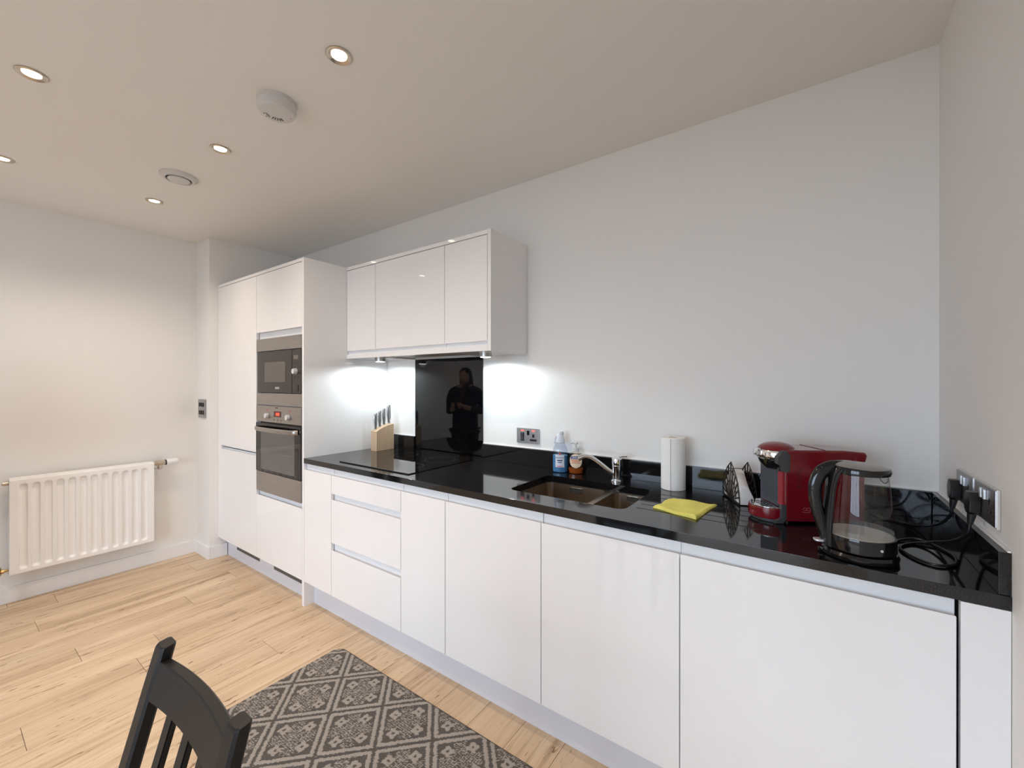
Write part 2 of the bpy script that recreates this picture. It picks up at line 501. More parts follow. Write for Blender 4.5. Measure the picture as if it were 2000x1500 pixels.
def skirting(name, pts):
    """pts: plan outline of the wall line, board stands on its left-hand side"""
    b = NB(); t = 0.015
    for (ax, ay), (bx, by), (nx, ny) in pts:
        xs = sorted((ax, bx)); ys = sorted((ay, by))
        if nx: xs = sorted((ax, ax + nx * t))
        if ny: ys = sorted((ay, ay + ny * t))
        box(b, xs[0], xs[1], ys[0], ys[1], 0.0, 0.097, 0.0025)
    return struct(name, b, 'skirt')
skirting('baseboard_left', [((XL, YF), (XL, NIBY), (1, 0))])
skirting('baseboard_back', [((XL + 0.014, NIBY), (NIBX + 0.015, NIBY), (0, -1))])
skirting('baseboard_nib', [((NIBX, NIBY), (NIBX, -0.565), (1, 0))])
skirting('baseboard_right', [((0, YF), (0, -0.66), (-1, 0))])
skirting('baseboard_front', [((XL + 0.015, YF), (WIN[0], YF), (0, 1))])

# ================================================================== TALL UNITS
Z0 = 0.155
g = 0.0015
def door(bm, x0, x1, z0, z1, y=FY, t=0.019, lip=None):
    """flat slab door with slightly rounded edges; lip = 'top'/'bottom' adds the bevelled finger pull"""
    poly = [(y, z0), (y, z1), (y + t, z1), (y + t, z0)]
    if lip in ('top',): poly = [(y, z0), (y, z1), (y + t, z1 - 0.022), (y + t, z0)]
    if lip in ('bottom',): poly = [(y, z0), (y, z1), (y + t, z1), (y + t, z0 + 0.022)]
    t_ = bmesh.new()
    loft(t_, [[Vector((x0 + g, u, v)) for u, v in poly], [Vector((x1 - g, u, v)) for u, v in poly]])
    bmesh.ops.bevel(t_, geom=t_.edges[:], offset=0.0012, segments=2, affect='EDGES')
    merge(bm, t_); return bm
def carcass(x0, x1, z0, z1, y0=FY + 0.024, y1=-0.004, t=0.016, shelves=(), back=True, top=True):
    b = NB()
    box(b, x0, x0 + t, y0, y1, z0, z1); box(b, x1 - t, x1, y0, y1, z0, z1)
    box(b, x0 + t, x1 - t, y0, y1, z0, z0 + t)
    if top: box(b, x0 + t, x1 - t, y0, y1, z1 - t, z1)
    if back: box(b, x0 + t, x1 - t, y1 - 0.008, y1, z0 + t, z1 - t)
    for s in shelves: box(b, x0 + t, x1 - t, y0, y1 - 0.008, s, s + t)
    return b

TX0, TXM, TX1, TXP = -4.104, -3.502, -2.898, -2.876
fr = thing('fridge_cabinet', 'tall white gloss cabinet with two handleless doors beside the left wall', 'cabinet', (TX0, 0, 0))
link('body', carcass(TX0, TXM, Z0, 2.119), 'white', fr)
link('door', door(NB(), TX0, TXM, 0.888, 2.1165, lip='bottom'), 'gloss', fr)
link('door', door(NB(), TX0, TXM, Z0, 0.862, lip='top'), 'gloss', fr)
link('finger_rail', box(NB(), TX0 + 0.002, TXM - 0.002, FY + 0.017, FY + 0.0235, 0.8785, 0.905), 'white', fr)
link('finger_rail', box(NB(), TX0 + 0.002, TXM - 0.002, FY + 0.017, FY + 0.0235, 0.84, 0.8725), 'white', fr)
link('gap', box(NB(), TX0 + 0.002, TXM - 0.002, FY + 0.021, FY + 0.0235, 0.8725, 0.8785), 'dark_gap', fr)
tag(link('filler_strip', box(NB(), NIBX + 0.001, TX0 - 0.001, FY + 0.002, FY + 0.02, Z0, 2.119, 0.001), 'gloss', origin=(NIBX + 0.02, FY, Z0)),
    'narrow white vertical filler strip between left pier and fridge cabinet', 'filler')

ov = thing('oven_cabinet', 'tall white gloss cabinet housing the oven and microwave', 'cabinet', (TXM, 0, 0))
link('body', carcass(TXM, TX1, Z0, 2.119, shelves=(0.60, 1.213, 1.70)), 'white', ov)
link('door', door(NB(), TXM, TX1, 1.717, 2.1165, lip='bottom'), 'gloss', ov)
link('door', door(NB(), TXM, TX1, Z0, 0.598, lip='top'), 'gloss', ov)
link('finger_rail', box(NB(), TXM + 0.002, TX1 - 0.002, FY + 0.020, FY + 0.0235, 1.672, 1.735), 'white', ov)
link('finger_rail', box(NB(), TXM + 0.002, TX1 - 0.002, FY + 0.020, FY + 0.0235, 0.57, 0.628), 'white', ov)
tag(link('side_panel', box(NB(), TX1, TXP, FY, -0.002, 0.0, 2.141, 0.0012), 'gloss', origin=(TX1, FY, 0)),
    'tall white gloss end panel between the oven cabinet and the worktop', 'panel')
tag(link('top_panel', box(NB(), NIBX + 0.001, TX1 - 0.0005, FY, -0.002, 2.1205, 2.141, 0.0012), 'gloss', origin=(NIBX, FY, 2.12)),
    'thin white board capping the tall fridge and oven cabinets', 'panel')

# ---- microwave
mw = thing('microwave', 'built-in dark microwave framed in brushed steel above the oven', 'microwave', (TXM, FY, 1.222))
a0, a1 = TXM + 0.004, TX1 - 0.004
link('top_trim', box(NB(), a0, a1, FY - 0.001, FY + 0.02, 1.587, 1.671, 0.001), 'steel', mw)
link('bottom_trim', box(NB(), a0, a1, FY - 0.001, FY + 0.02, 1.2225, 1.302, 0.001), 'steel', mw)
link('housing', box(NB(), a0 + 0.01, a1 - 0.01, FY + 0.021, -0.15, 1.235, 1.66), 'blackp', mw)
link('side_trim', box(NB(), a0, a0 + 0.048, FY + 0.004, FY + 0.02, 1.303, 1.586, 0.001), 'darkgrey', mw)
dr = link('door', box(NB(), a0 + 0.052, -3.014, FY - 0.004, FY + 0.02, 1.306, 1.583, 0.002), 'mw_dark', mw)
link('window', box(NB(), -3.372, -3.094, FY - 0.005, FY - 0.0035, 1.376, 1.509, 0.0004), 'mw_win', dr)
bd = NB(); box(bd, -3.226, -3.172, FY - 0.0052, FY - 0.0038, 1.330, 1.345)
link('badge', bd, 'midgrey', dr)
cp = link('control_panel', box(NB(), -3.011, a1, FY - 0.003, FY + 0.02, 1.306, 1.583, 0.002), 'mw_dark', mw)
link('display', box(NB(), -2.99, -2.935, FY - 0.0042, FY - 0.0025, 1.520, 1.545), 'display', cp)
link('knob', cyl(NB(), (-2.957, FY - 0.003, 1.443), (-2.957, FY - 0.028, 1.443), 0.020, 0.017, 24, 0.003), 'silverp', cp)
for z in (1.500, 1.470, 1.412, 1.400):
    for dx in (-0.02, 0.02):
        link('button', box(NB(), -2.962 + dx - 0.006, -2.962 + dx + 0.006, FY - 0.0042, FY - 0.0025, z - 0.004, z + 0.004, 0.0008), 'blackg', cp)
link('door_button', box(NB(), -2.985, -2.935, FY - 0.006, FY - 0.0025, 1.318, 1.358, 0.002), 'mw_dark', cp)

# ---- oven
on = thing('oven', 'built-in brushed steel single oven with dark glass door and bar handle', 'oven', (TXM, FY, 0.63))
link('housing', box(NB(), a0 + 0.01, a1 - 0.01, FY + 0.021, -0.08, 0.64, 1.2), 'blackp', on)
fp = link('control_panel', box(NB(), a0, a1, FY - 0.004, FY + 0.02, 1.108, 1.2185, 0.0015), 'steel', on)
def knob(x, z):
    k = cyl(NB(), (x, FY - 0.004, z), (x, FY - 0.026, z), 0.0195, 0.017, 28, 0.004)
    return link('knob', k, 'silverp', fp)
knob(-3.325, 1.151); knob(-3.047, 1.151)
ds = link('display', box(NB(), -3.243, -3.152, FY - 0.0056, FY - 0.0035, 1.147, 1.184, 0.0006), 'blackg', fp)
link('lit_display', box(NB(), -3.228, -3.154, FY - 0.0062, FY - 0.005, 1.150, 1.181), 'digit_bg', fp)
link('digits', text_front('0:00', 0.026, -3.190, FY - 0.0066, 1.165), 'digits', fp)
for dx in (-0.05, 0.0, 0.045): link('button', cyl(NB(), (-3.197 + dx, FY - 0.003, 1.128), (-3.197 + dx, FY - 0.008, 1.128), 0.0045, n=14), 'steel', fp)
for dx in (-3.335, -3.03): link('indicator', cyl(NB(), (dx, FY - 0.003, 1.190), (dx, FY - 0.0055, 1.190), 0.004, n=12), 'red_dot', fp)
link('badge', box(NB(), -3.222, -3.188, FY - 0.0052, FY - 0.0038, 1.2035, 1.210), 'darkgrey', fp)
od = link('door', box(NB(), a0, a1, FY - 0.006, FY + 0.02, 0.768, 1.098, 0.0015), 'glass_black', on)
link('inner_window', box(NB(), a0 + 0.075, a1 - 0.072, FY - 0.0068, FY - 0.0055, 0.785, 1.045), 'oven_win', od)
for z in (0.905, 0.845): link('rack', tube(NB(), [(a0 + 0.20, FY - 0.0085, z), (a1 - 0.075, FY - 0.0085, z)], 0.0013, 6, 2), 'steel', od)
hp = [(a0 + 0.03, FY - 0.008, 1.062), (a0 + 0.055, FY - 0.032, 1.062), (a0 + 0.16, FY - 0.043, 1.062), (-3.20, FY - 0.047, 1.062),
      (a1 - 0.16, FY - 0.043, 1.062), (a1 - 0.055, FY - 0.032, 1.062), (a1 - 0.03, FY - 0.008, 1.062)]
link('handle', tube(NB(), hp, 0.006, 12, 6, rb=0.0145, up=(0, 0, 1)), 'steel', od)
link('bottom_trim', box(NB(), a0, a1, FY - 0.004, FY + 0.02, 0.629, 0.765, 0.0015), 'steel', on)

# ---- plinths
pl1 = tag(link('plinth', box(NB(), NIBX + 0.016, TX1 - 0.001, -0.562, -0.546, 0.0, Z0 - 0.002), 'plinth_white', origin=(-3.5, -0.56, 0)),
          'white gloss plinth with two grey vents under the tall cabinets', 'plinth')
for xa, xb in ((-3.975, -3.60), (-3.385, -3.02)):
    gb = NB(); box(gb, xa, xb, -0.565, -0.5615, 0.078, 0.128, 0.001)
    vg = link('vent_grille', gb, 'vent_dark', pl1)
    sb = NB()
    for k in range(3): box(sb, xa + 0.006, xb - 0.006, -0.5668, -0.5645, 0.085 + k * 0.013, 0.090 + k * 0.013)
    link('louvre', sb, 'vent_dark', vg)
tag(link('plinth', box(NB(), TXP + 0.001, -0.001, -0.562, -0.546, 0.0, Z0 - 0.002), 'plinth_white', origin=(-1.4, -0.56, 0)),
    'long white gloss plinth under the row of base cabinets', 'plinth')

# ================================================================== BASE UNITS
ZT = 0.843
def base_cabinet(x0, x1, label, drawers=False, sink=False):
    c = thing('base_cabinet', label, 'cabinet', (x0, 0, Z0), group='white gloss base cabinets')
    link('body', carcass(x0, x1, Z0, 0.8785, top=not sink), 'white', c)
    for xa, xb in ((x0, (x0 + x1) / 2), ((x0 + x1) / 2, x1)) if sink else ((x0, x1),):
        link('finger_rail', box(NB(), xa + 0.0015, xb - 0.0015, FY + 0.020, FY + 0.0235, ZT - 0.03, 0.8785), 'white', c)
    if sink:
        for xa, xb in ((x0, (x0 + x1) / 2), ((x0 + x1) / 2, x1)): link('door', door(NB(), xa, xb, Z0, ZT, lip='top'), 'gloss', c)
    elif not drawers:
        link('door', door(NB(), x0, x1, Z0, ZT, lip='top'), 'gloss', c)
    else:
        for z0, z1 in ((0.738, ZT), (0.457, 0.706), (Z0, 0.418)):
            d = link('drawer', door(NB(), x0, x1, z0, z1, lip='top'), 'gloss', c)
        for z in (0.70, 0.412): link('finger_rail', box(NB(), x0 + 0.0015, x1 - 0.0015, FY + 0.020, FY + 0.0235, z - 0.02, z + 0.07), 'white', c)
    return c
base_cabinet(-2.875, -2.580, 'narrow white base cabinet in the corner against the tall end panel')
base_cabinet(-2.580, -1.980, 'white base cabinet with three stacked drawers under the hob', True)
base_cabinet(-1.980, -1.680, 'narrow white base cabinet between the drawers and the sink')
base_cabinet(-1.680, -0.680, 'wide white two-door base cabinet under the sink', sink=True)
base_cabinet(-0.680, -0.082, 'widest white base cabinet front, nearest, below the coffee machine')
tag(link('filler_board', box(NB(), -0.077, -0.001, FY, FY + 0.018, 0.0, 0.8785, 0.001), 'gloss', origin=(-0.04, FY, 0)),
    'white filler panel between the last base cabinet and the right wall', 'panel')

# ================================================================== WORKTOP
def boolean(ob, cutters, op='DIFFERENCE'):
    objs = []
    for c in cutters:
        me = bpy.data.meshes.new('cut'); c.to_mesh(me); c.free()
        o = bpy.data.objects.new('cut', me); COL.objects.link(o); objs.append(o)
        md = ob.modifiers.new('b', 'BOOLEAN'); md.operation = op; md.object = o; md.solver = 'EXACT'
    dg = bpy.context.evaluated_depsgraph_get(); dg.update()
    me = bpy.data.meshes.new_from_object(ob.evaluated_get(dg))
    ob.modifiers.clear()
    old = ob.data; nm = old.name; ob.data = me; bpy.data.meshes.remove(old); me.name = nm
    for o in objs:
        d = o.data; bpy.data.objects.remove(o); bpy.data.meshes.remove(d)
SX0, SX1, SY0, SY1 = -1.418, -0.900, -0.507, -0.163
wt = link('worktop', box(NB(), TXP, -0.0005, -0.626, -0.0005, 0.88, WT, 0.001), 'granite', origin=(-1.4, -0.6, 0.88))
wt.modifiers.clear()
cut = NB(); prism(cut, rrect(SX0, SX1, SY0, SY1, 0.035, 8), 'z', 0.86, 0.94)
cs = [cut]
for y in (-0.452, -0.392, -0.332, -0.272, -0.212):
    c = NB(); cyl(c, (-0.875, y, WT + 0.0025), (-0.47, y, WT + 0.0025), 0.0045, n=12); cs.append(c)
boolean(wt, cs)
wt.data.shade_smooth(); wt.data.set_sharp_from_angle(angle=math.radians(30)); flat_faces(wt)
tag(wt, 'long polished black granite worktop with sink cutout and drainer grooves', 'worktop')

def upstand(label, b, seal):
    o = link('upstand', box(NB(), *b, bev=0.001), 'granite', origin=((b[0] + b[1]) / 2, (b[2] + b[3]) / 2, b[4]))
    tag(o, label, 'upstand', 'black granite upstands')
    link('sealant', box(NB(), *seal, bev=0.0012), 'sealant', o)
zU = 1.003
upstand('short black granite upstand behind the knife block', (TXP, -2.573, -0.02, -0.001, WT + 0.0004, zU), (TXP, -2.573, -0.007, -0.0008, zU, zU + 0.004))
upstand('long black granite upstand behind the sink and tap', (-1.969, -0.021, -0.02, -0.001, WT + 0.0004, zU), (-1.969, -0.001, -0.007, -0.0008, zU, zU + 0.004))
upstand('black granite upstand on the right wall below the sockets', (-0.020, -0.001, -0.624, -0.001, WT + 0.0004, zU), (-0.007, -0.0008, -0.624, -0.008, zU, zU + 0.004))
tag(link('splashback', box(NB(), -2.571, -1.971, -0.0085, -0.001, WT + 0.0004, 1.530, 0.0008), 'glass_black', origin=(-2.27, 0, WT)),
    'black glass splashback on the wall behind the hob', 'splashback')

# ---- hob
hb = thing('hob', 'flat black glass induction hob set into the worktop', 'hob', (-2.29, -0.32, WT))
link('glass_top', box(NB(), -2.590, -1.990, -0.565, -0.072, WT + 0.0004, WT + 0.0052, 0.0016), 'hob', hb)
zm = NB()
link('front_trim', box(NB(), -2.590, -1.990, -0.5675, -0.5655, WT + 0.0004, WT + 0.0056, 0.0006), 'blackp', hb)
for cx, cy, r in ((-2.44, -0.43, 0.09), (-2.14, -0.43, 0.075), (-2.44, -0.20, 0.075), (-2.14, -0.20, 0.09)):
    rg = NB(); X, Y = Vector((1, 0, 0)), Vector((0, 1, 0)); zz = WT + 0.00545
    vo = [rg.verts.new(p) for p in circ((cx, cy, zz), X, Y, r, n=40)]; vi = [rg.verts.new(p) for p in circ((cx, cy, zz), X, Y, r - 0.0012, n=40)]
    for k in range(40): rg.faces.new((vo[k], vo[(k + 1) % 40], vi[(k + 1) % 40], vi[k]))
    link('cooking_zone', rg, 'darkgrey', hb)

# ---- sink
sk = thing('sink', 'undermounted stainless steel one and a half bowl sink', 'sink', (-1.16, -0.335, 0.88))
def bowl(x0, x1, y0, y1, zt, zb, r=0.03):
    b = NB(); rings = []
    for z, s, rr in ((zt, 0.012, r), (zt - 0.001, 0.0, r), (zb + 0.022, -0.003, r), (zb + 0.006, -0.012, r * 0.9), (zb, -0.03, r * 0.8)):
        rings.append([Vector((x, y, z)) for x, y in rrect(x0 - s, x1 + s, y0 - s, y1 + s, max(rr, 0.012), 6)])
    vs = [[b.verts.new(p) for p in q] for q in rings]
    nn = len(vs[0])
    for i in range(len(vs) - 1):
        for j in range(nn): b.faces.new((vs[i][j], vs[i + 1][j], vs[i + 1][(j + 1) % nn], vs[i][(j + 1) % nn]))
    b.faces.new(vs[-1]); return b
link('main_bowl', bowl(-1.412, -1.094, -0.500, -0.170, 0.8795, 0.715), 'sink', sk)
link('half_bowl', bowl(-1.068, -0.906, -0.500, -0.170, 0.8795, 0.755), 'sink', sk)
link('divider', box(NB(), -1.090, -1.072, -0.515, -0.155, 0.868, 0.8805, 0.003), 'sink', sk)
for cx, cz, w in ((-1.260, 0.856, 0.060), (-0.985, 0.858, 0.050)):
    fr_ = NB()
    for bx in ((cx - w / 2, cx + w / 2, 0.003, True, cz + 0.011), (cx - w / 2, cx + w / 2, 0.003, True, cz - 0.011)):
        box(fr_, bx[0], bx[1], -0.1755, -0.171, bx[4] - 0.0015, bx[4] + 0.0015)
    for xx in (cx - w / 2, cx + w / 2): box(fr_, xx - 0.0015, xx + 0.0015, -0.1755, -0.171, cz - 0.0125, cz + 0.0125)
    of = link('overflow', fr_, 'chrome', sk)
    link('overflow_plate', box(NB(), cx - w / 2, cx + w / 2, -0.1735, -0.1705, cz - 0.011, cz + 0.011), 'darkgrey', of)
for cx, z in ((-1.25, 0.7155), (-0.987, 0.7555)):
    s = NB(); lathe(s, [(0.042, z), (0.042, z + 0.003), (0.034, z + 0.003), (0.030, z - 0.0005)], (cx, -0.335), 28)
    link('strainer', s, 'strainer', sk)

# ---- tap
tp = thing('tap', 'chrome mixer tap with curved spout standing behind the sink', 'tap', (-1.093, -0.088, WT))
link('base', lathe(NB(), [(0.027, WT + 0.0002), (0.027, WT + 0.004), (0.0235, WT + 0.007), (0.0235, WT + 0.01)], (-1.093, -0.088), 32), 'chrome', tp)
link('body', lathe(NB(), [(0.020, WT + 0.008), (0.0205, WT + 0.02), (0.021, WT + 0.05), (0.0225, WT + 0.072), (0.0215, WT + 0.074), (0.0235, WT + 0.077), (0.0235, WT + 0.102), (0.021, WT + 0.109), (0.012, WT + 0.113)], (-1.093, -0.088), 32), 'chrome', tp)
link('lever', tube(NB(), [(-1.093, -0.088, WT + 0.108), (-1.075, -0.078, WT + 0.114), (-1.052, -0.064, WT + 0.116)], 0.006, 10, 5, rb=0.004), 'chrome', tp)
sp = [(-1.100, -0.094, WT + 0.030), (-1.125, -0.113, WT + 0.052), (-1.155, -0.136, WT + 0.083), (-1.185, -0.158, WT + 0.109), (-1.207, -0.174, WT + 0.117), (-1.226, -0.189, WT + 0.114)]
link('spout', tube(NB(), sp, 0.0105, 14, 8, radii=[1.15, 1.0, 0.9, 0.9, 0.95, 1.0]), 'chrome', tp)
link('aerator', cyl(NB(), (-1.2235, -0.187, WT + 0.1145), (-1.238, -0.199, WT + 0.1065), 0.0125, 0.0125, 20, 0.002), 'chrome', tp)

# ================================================================== WALL UNITS
WY = -0.333
WZ0, WZ1 = 1.532, 2.142
def wall_cab(x0, x1, label, cat='cabinet', zb=1.560):
    c = thing('wall_cabinet', label, cat, (x0, 0, zb), group='white gloss wall cabinets')
    link('body', carcass(x0, x1, zb, 2.120, y0=WY + 0.024), 'white', c)
    link('door', door(NB(), x0, x1, 1.582, 2.1165, y=WY, lip='bottom'), 'gloss', c)
    link('finger_rail', box(NB(), x0 + 0.0015, x1 - 0.0015, WY + 0.014, WY + 0.0235, 1.5605, 1.61), 'white', c)
    return c
wall_cab(-2.875, -2.571, 'narrow white wall cabinet against the tall end panel')
wall_cab(-2.571, -1.971, 'wide white wall cabinet above the cooker hood')
wall_cab(-1.971, -1.6725, 'narrow white wall cabinet at the right end of the row')
tag(link('end_panel', box(NB(), -1.6715, -1.651, WY, -0.002, WZ0, WZ1, 0.0012), 'gloss', origin=(-1.66, -0.17, WZ0)),
    'white panel closing the right end of the wall cabinets', 'panel')
tag(link('top_panel', box(NB(), -2.875, -1.672, WY, -0.002, 2.1205, WZ1, 0.0012), 'gloss', origin=(-2.27, -0.17, 2.12)),
    'thin white board along the top of the wall cabinets', 'panel')
b = NB()
box(b, -2.875, -2.574, WY, -0.002, WZ0, 1.559, 0.0012); box(b, -1.968, -1.672, WY, -0.002, WZ0, 1.559, 0.0012)
box(b, -2.574, -1.968, WY, WY + 0.03, WZ0, 1.559, 0.0012)
tag(link('bottom_panel', b, 'gloss', origin=(-2.27, -0.17, WZ0)), 'white board along the underside of the wall cabinets around the hood', 'panel')
hd = thing('cooker_hood', 'grey metal cooker hood set under the middle wall cabinet', 'cooker hood', (-2.27, -0.17, WZ0))
link('body', box(NB(), -2.568, -1.974, WY + 0.034, -0.012, 1.546, 1.5595), 'hood_metal', hd)
for k in range(2):
    xa = -2.53 + k * 0.265
    f = link('filter', box(NB(), xa, xa + 0.25, -0.255, -0.06, 1.540, 1.5465, 0.0015), 'hood_metal', hd)
    fb = NB()
    for j in range(8): box(fb, xa + 0.012, xa + 0.238, -0.245 + j * 0.023, -0.237 + j * 0.023, 1.5385, 1.541)
    link('filter_slats', fb, 'steel', f)
link('light_cover', cyl(NB(), (-2.05, -0.275, 1.5465), (-2.05, -0.275, 1.543), 0.02, n=20), 'whitep', hd)
link('rail', box(NB(), -2.56, -1.98, -0.292, -0.272, 1.5395, 1.5465, 0.002), 'steel', hd)
link('duct_strip', tube(NB(), [(-2.545, -0.285, 1.5425), (-2.46, -0.29, 1.530), (-2.40, -0.285, 1.538), (-2.35, -0.28, 1.532), (-2.30, -0.285, 1.540)], 0.006, 8, 5, rb=0.003), 'steel', hd)

def spot(name, loc, watts, col, size, blend, parent, r=0.02):
    d = bpy.data.lights.new(name, 'SPOT'); d.energy = watts; d.color = col; d.spot_size = math.radians(size); d.spot_blend = blend; d.shadow_soft_size = r
    o = bpy.data.objects.new(name, d); COL.objects.link(o)
    o.parent = parent; o.location = loc
    return o
def puck(x, y, label):
    t = thing('under_cabinet_light', label, 'light', (x, y, WZ0), group='round lights under the wall cabinets')
    link('rim', lathe(NB(), [(0.035, -0.0002), (0.035, -0.016), (0.034, -0.0185), (0.030, -0.0188), (0.0295, -0.015)], (0, 0), 32), 'steel', t, local=True)
    link('lens', lathe(NB(), [(0.0285, -0.0155), (0.0285, -0.0195), (0.024, -0.0212), (0.01, -0.0218)], (0, 0), 28), 'puck_lamp', t, local=True)
    spot('under_cabinet_lamp', (0, 0, -0.032), PUCK_W, PUCK_COL, 176, 0.3, t, 0.02)
puck(-2.700, -0.197, 'small round cabinet light over the knife block')
puck(-1.815, -0.172, 'small round cabinet light right of the hood')

# ================================================================== SOCKETS AND SWITCHES
sw = thing('cooker_switch', 'steel switch and socket plate with red neons beside the splashback', 'socket', (-1.645, 0, 1.074))
sx0, sx1, sz0, sz1 = -1.719, -1.572, 1.032, 1.115
link('plate', box(NB(), sx0, sx1, -0.008, -0.0005, sz0, sz1, 0.0015), 'socket', sw)
sl = link('switch_slot', box(NB(), -1.692, -1.668, -0.0088, -0.0075, 1.043, 1.092, 0.0005), 'blackp', sw)
link('rocker', prism(NB(), [(-0.0085, 1.047), (-0.0085, 1.088), (-0.0145, 1.086), (-0.0095, 1.047)], 'x', -1.690, -1.671), 'darkgrey', sw)
link('rocker', prism(NB(), [(-0.0078, 1.077), (-0.0078, 1.103), (-0.0125, 1.101), (-0.009, 1.078)], 'x', -1.648, -1.634), 'blackg', sw)
for x in (-1.680, -1.606): link('neon', box(NB(), x - 0.010, x + 0.010, -0.0092, -0.0075, 1.099, 1.106, 0.0006), 'neon', sw)
link('earth_hole', box(NB(), -1.614, -1.600, -0.0085, -0.0075, 1.066, 1.084), 'blackg', sw)
link('pin_holes', box(NB(), -1.630, -1.586, -0.0085, -0.0075, 1.045, 1.057, 0.0003), 'blackg', sw)

def wall_socket(y0, label):
    t = thing('wall_socket', label, 'socket', (0, y0, 1.079), group='double sockets on the right wall')
    link('plate', box(NB(), -0.009, -0.0005, -0.0735, 0.0735, -0.043, 0.043, 0.0025), 'socket', t, local=True)
    pl = t.children[0]
    link('pale_edge', box(NB(), -0.0065, -0.0004, -0.0755, 0.0755, -0.045, 0.045, 0.001), 'socket_edge', t, local=True)
    for s in (-1, 1):
        for yy, zz, w, h in ((0, 0.010, 0.006, 0.016), (-0.011, -0.012, 0.010, 0.006), (0.011, -0.012, 0.010, 0.006)):
            link('pin_hole', box(NB(), -0.0095, -0.0088, s * 0.037 + yy - w / 2, s * 0.037 + yy + w / 2, zz - h / 2, zz + h / 2), 'blackg', t, local=True)
        yy = s * 0.012
        link('rocker', box(NB(), -0.014, -0.0088, yy - 0.006, yy + 0.006, 0.010, 0.034, 0.0015), 'silverp', t, local=True)
    return t
wall_socket(-0.322, 'grey double socket on the right wall, nearer the corner')
wall_socket(-0.484, 'grey double socket on the right wall, farther from the corner')

ls = thing('light_switch', 'square steel light switch plate with six rockers on left pier', 'light switch', (-4.297, NIBY, 1.168))
link('plate', box(NB(), -0.073, 0.073, -0.008, -0.0005, -0.073, 0.073, 0.003), 'socket', ls, local=True)
for r in (-1, 1):
    for c in (-1, 0, 1):
        link('rocker', box(NB(), c * 0.036 - 0.008, c * 0.036 + 0.008, -0.0125, -0.0075, r * 0.031 - 0.016, r * 0.031 + 0.016, 0.0015), 'blackp', ls, local=True)

def plug_and_cord(name, label, y, path, tilt=0.0):
    t = thing(name, label, 'power cord', (-0.0092, y, 1.07), group=None)
    poly = [(-0.024, 0.006), (-0.012, 0.026), (0.012, 0.026), (0.024, 0.006), (0.02, -0.022), (0.010, -0.03), (-0.010, -0.03), (-0.02, -0.022)]
    pb = NB(); prism(pb, [(u, v) for u, v in poly], 'x', -0.022, 0.0, 0.004)
    pl = link('plug', pb, 'blackp', t, local=True)
    link('strain_relief', tube(NB(), [(-0.011, 0, -0.022), (-0.013, 0.0, -0.038), (-0.0152, 0.0, -0.056)], 0.0085, 12, 4, radii=[1.15, 0.95, 0.62]), 'blackp', t, local=True)
    link('cord', tube(NB(), path, 0.0036, 8, 8), 'blackp', t)
    return t
plug_and_cord('power_cord', 'black plug and cord of the red coffee machine', -0.285,
              [(-0.0242, -0.285, 1.020), (-0.027, -0.278, 0.990), (-0.045, -0.235, 0.95), (-0.075, -0.17, 0.922), (-0.11, -0.13, 0.9142), (-0.15, -0.105, 0.9142), (-0.175, -0.11, 0.917), (-0.19, -0.135, 0.93)])
plug_and_cord('power_cord', 'black plug and cord of the glass kettle', -0.447,
              [(-0.0242, -0.447, 1.020), (-0.028, -0.440, 0.985), (-0.046, -0.395, 0.950), (-0.075, -0.345, 0.926), (-0.11, -0.345, 0.915), (-0.142, -0.385, 0.9142),
               (-0.150, -0.43, 0.9142), (-0.128, -0.485, 0.9142), (-0.095, -0.510, 0.9142), (-0.058, -0.480, 0.9142), (-0.045, -0.41, 0.9142), (-0.065, -0.345, 0.9145),
               (-0.10, -0.318, 0.9205), (-0.14, -0.335, 0.9142), (-0.165, -0.385, 0.9142), (-0.175, -0.43, 0.917), (-0.190, -0.464, 0.919)])

# ================================================================== KETTLE
KC = (-0.248, -0.530)
kb = thing('kettle_stand', 'round black power stand under the glass kettle', 'kettle stand', (KC[0], KC[1], WT))
link('foot', lathe(NB(), [(0.074, 0.0003), (0.082, 0.003), (0.083, 0.012), (0.078, 0.019), (0.05, 0.0205)], n=48), 'blackg', kb, local=True)
link('front_tab', prism(NB(), rrect(-0.088, -0.055, -0.035, 0.000, 0.008), 'z', 0.004, 0.015, 0.002), 'blackg', kb, local=True)
kt = thing('kettle', 'glass kettle with black handle and grey lid near the right wall', 'kettle', (KC[0], KC[1], WT + 0.021), rotz=math.radians(22))
link('bottom', lathe(NB(), [(0.070, 0.0), (0.0765, 0.002), (0.0785, 0.006), (0.0775, 0.034), (0.0765, 0.038), (0.0735, 0.0385)], n=48), 'blackg', kt, local=True)
link('heating_plate', lathe(NB(), [(0.0730, 0.0386), (0.0730, 0.0396), (0.06, 0.0398)], n=40), 'steel_plate', kt, local=True)
gb = NB(); lathe(gb, [(0.0758, 0.0388), (0.0745, 0.06), (0.0705, 0.11), (0.0665, 0.15), (0.0610, 0.200)], n=64, cap=False)
link('glass_body', gb, 'glass', kt, local=True)
ln = NB(); lathe(ln, [(0.0728, 0.0405), (0.0722, 0.053), (0.0722, 0.0532), (0.0, 0.0532)], n=48, cap=False)
link('water', ln, 'glass', kt, local=True)
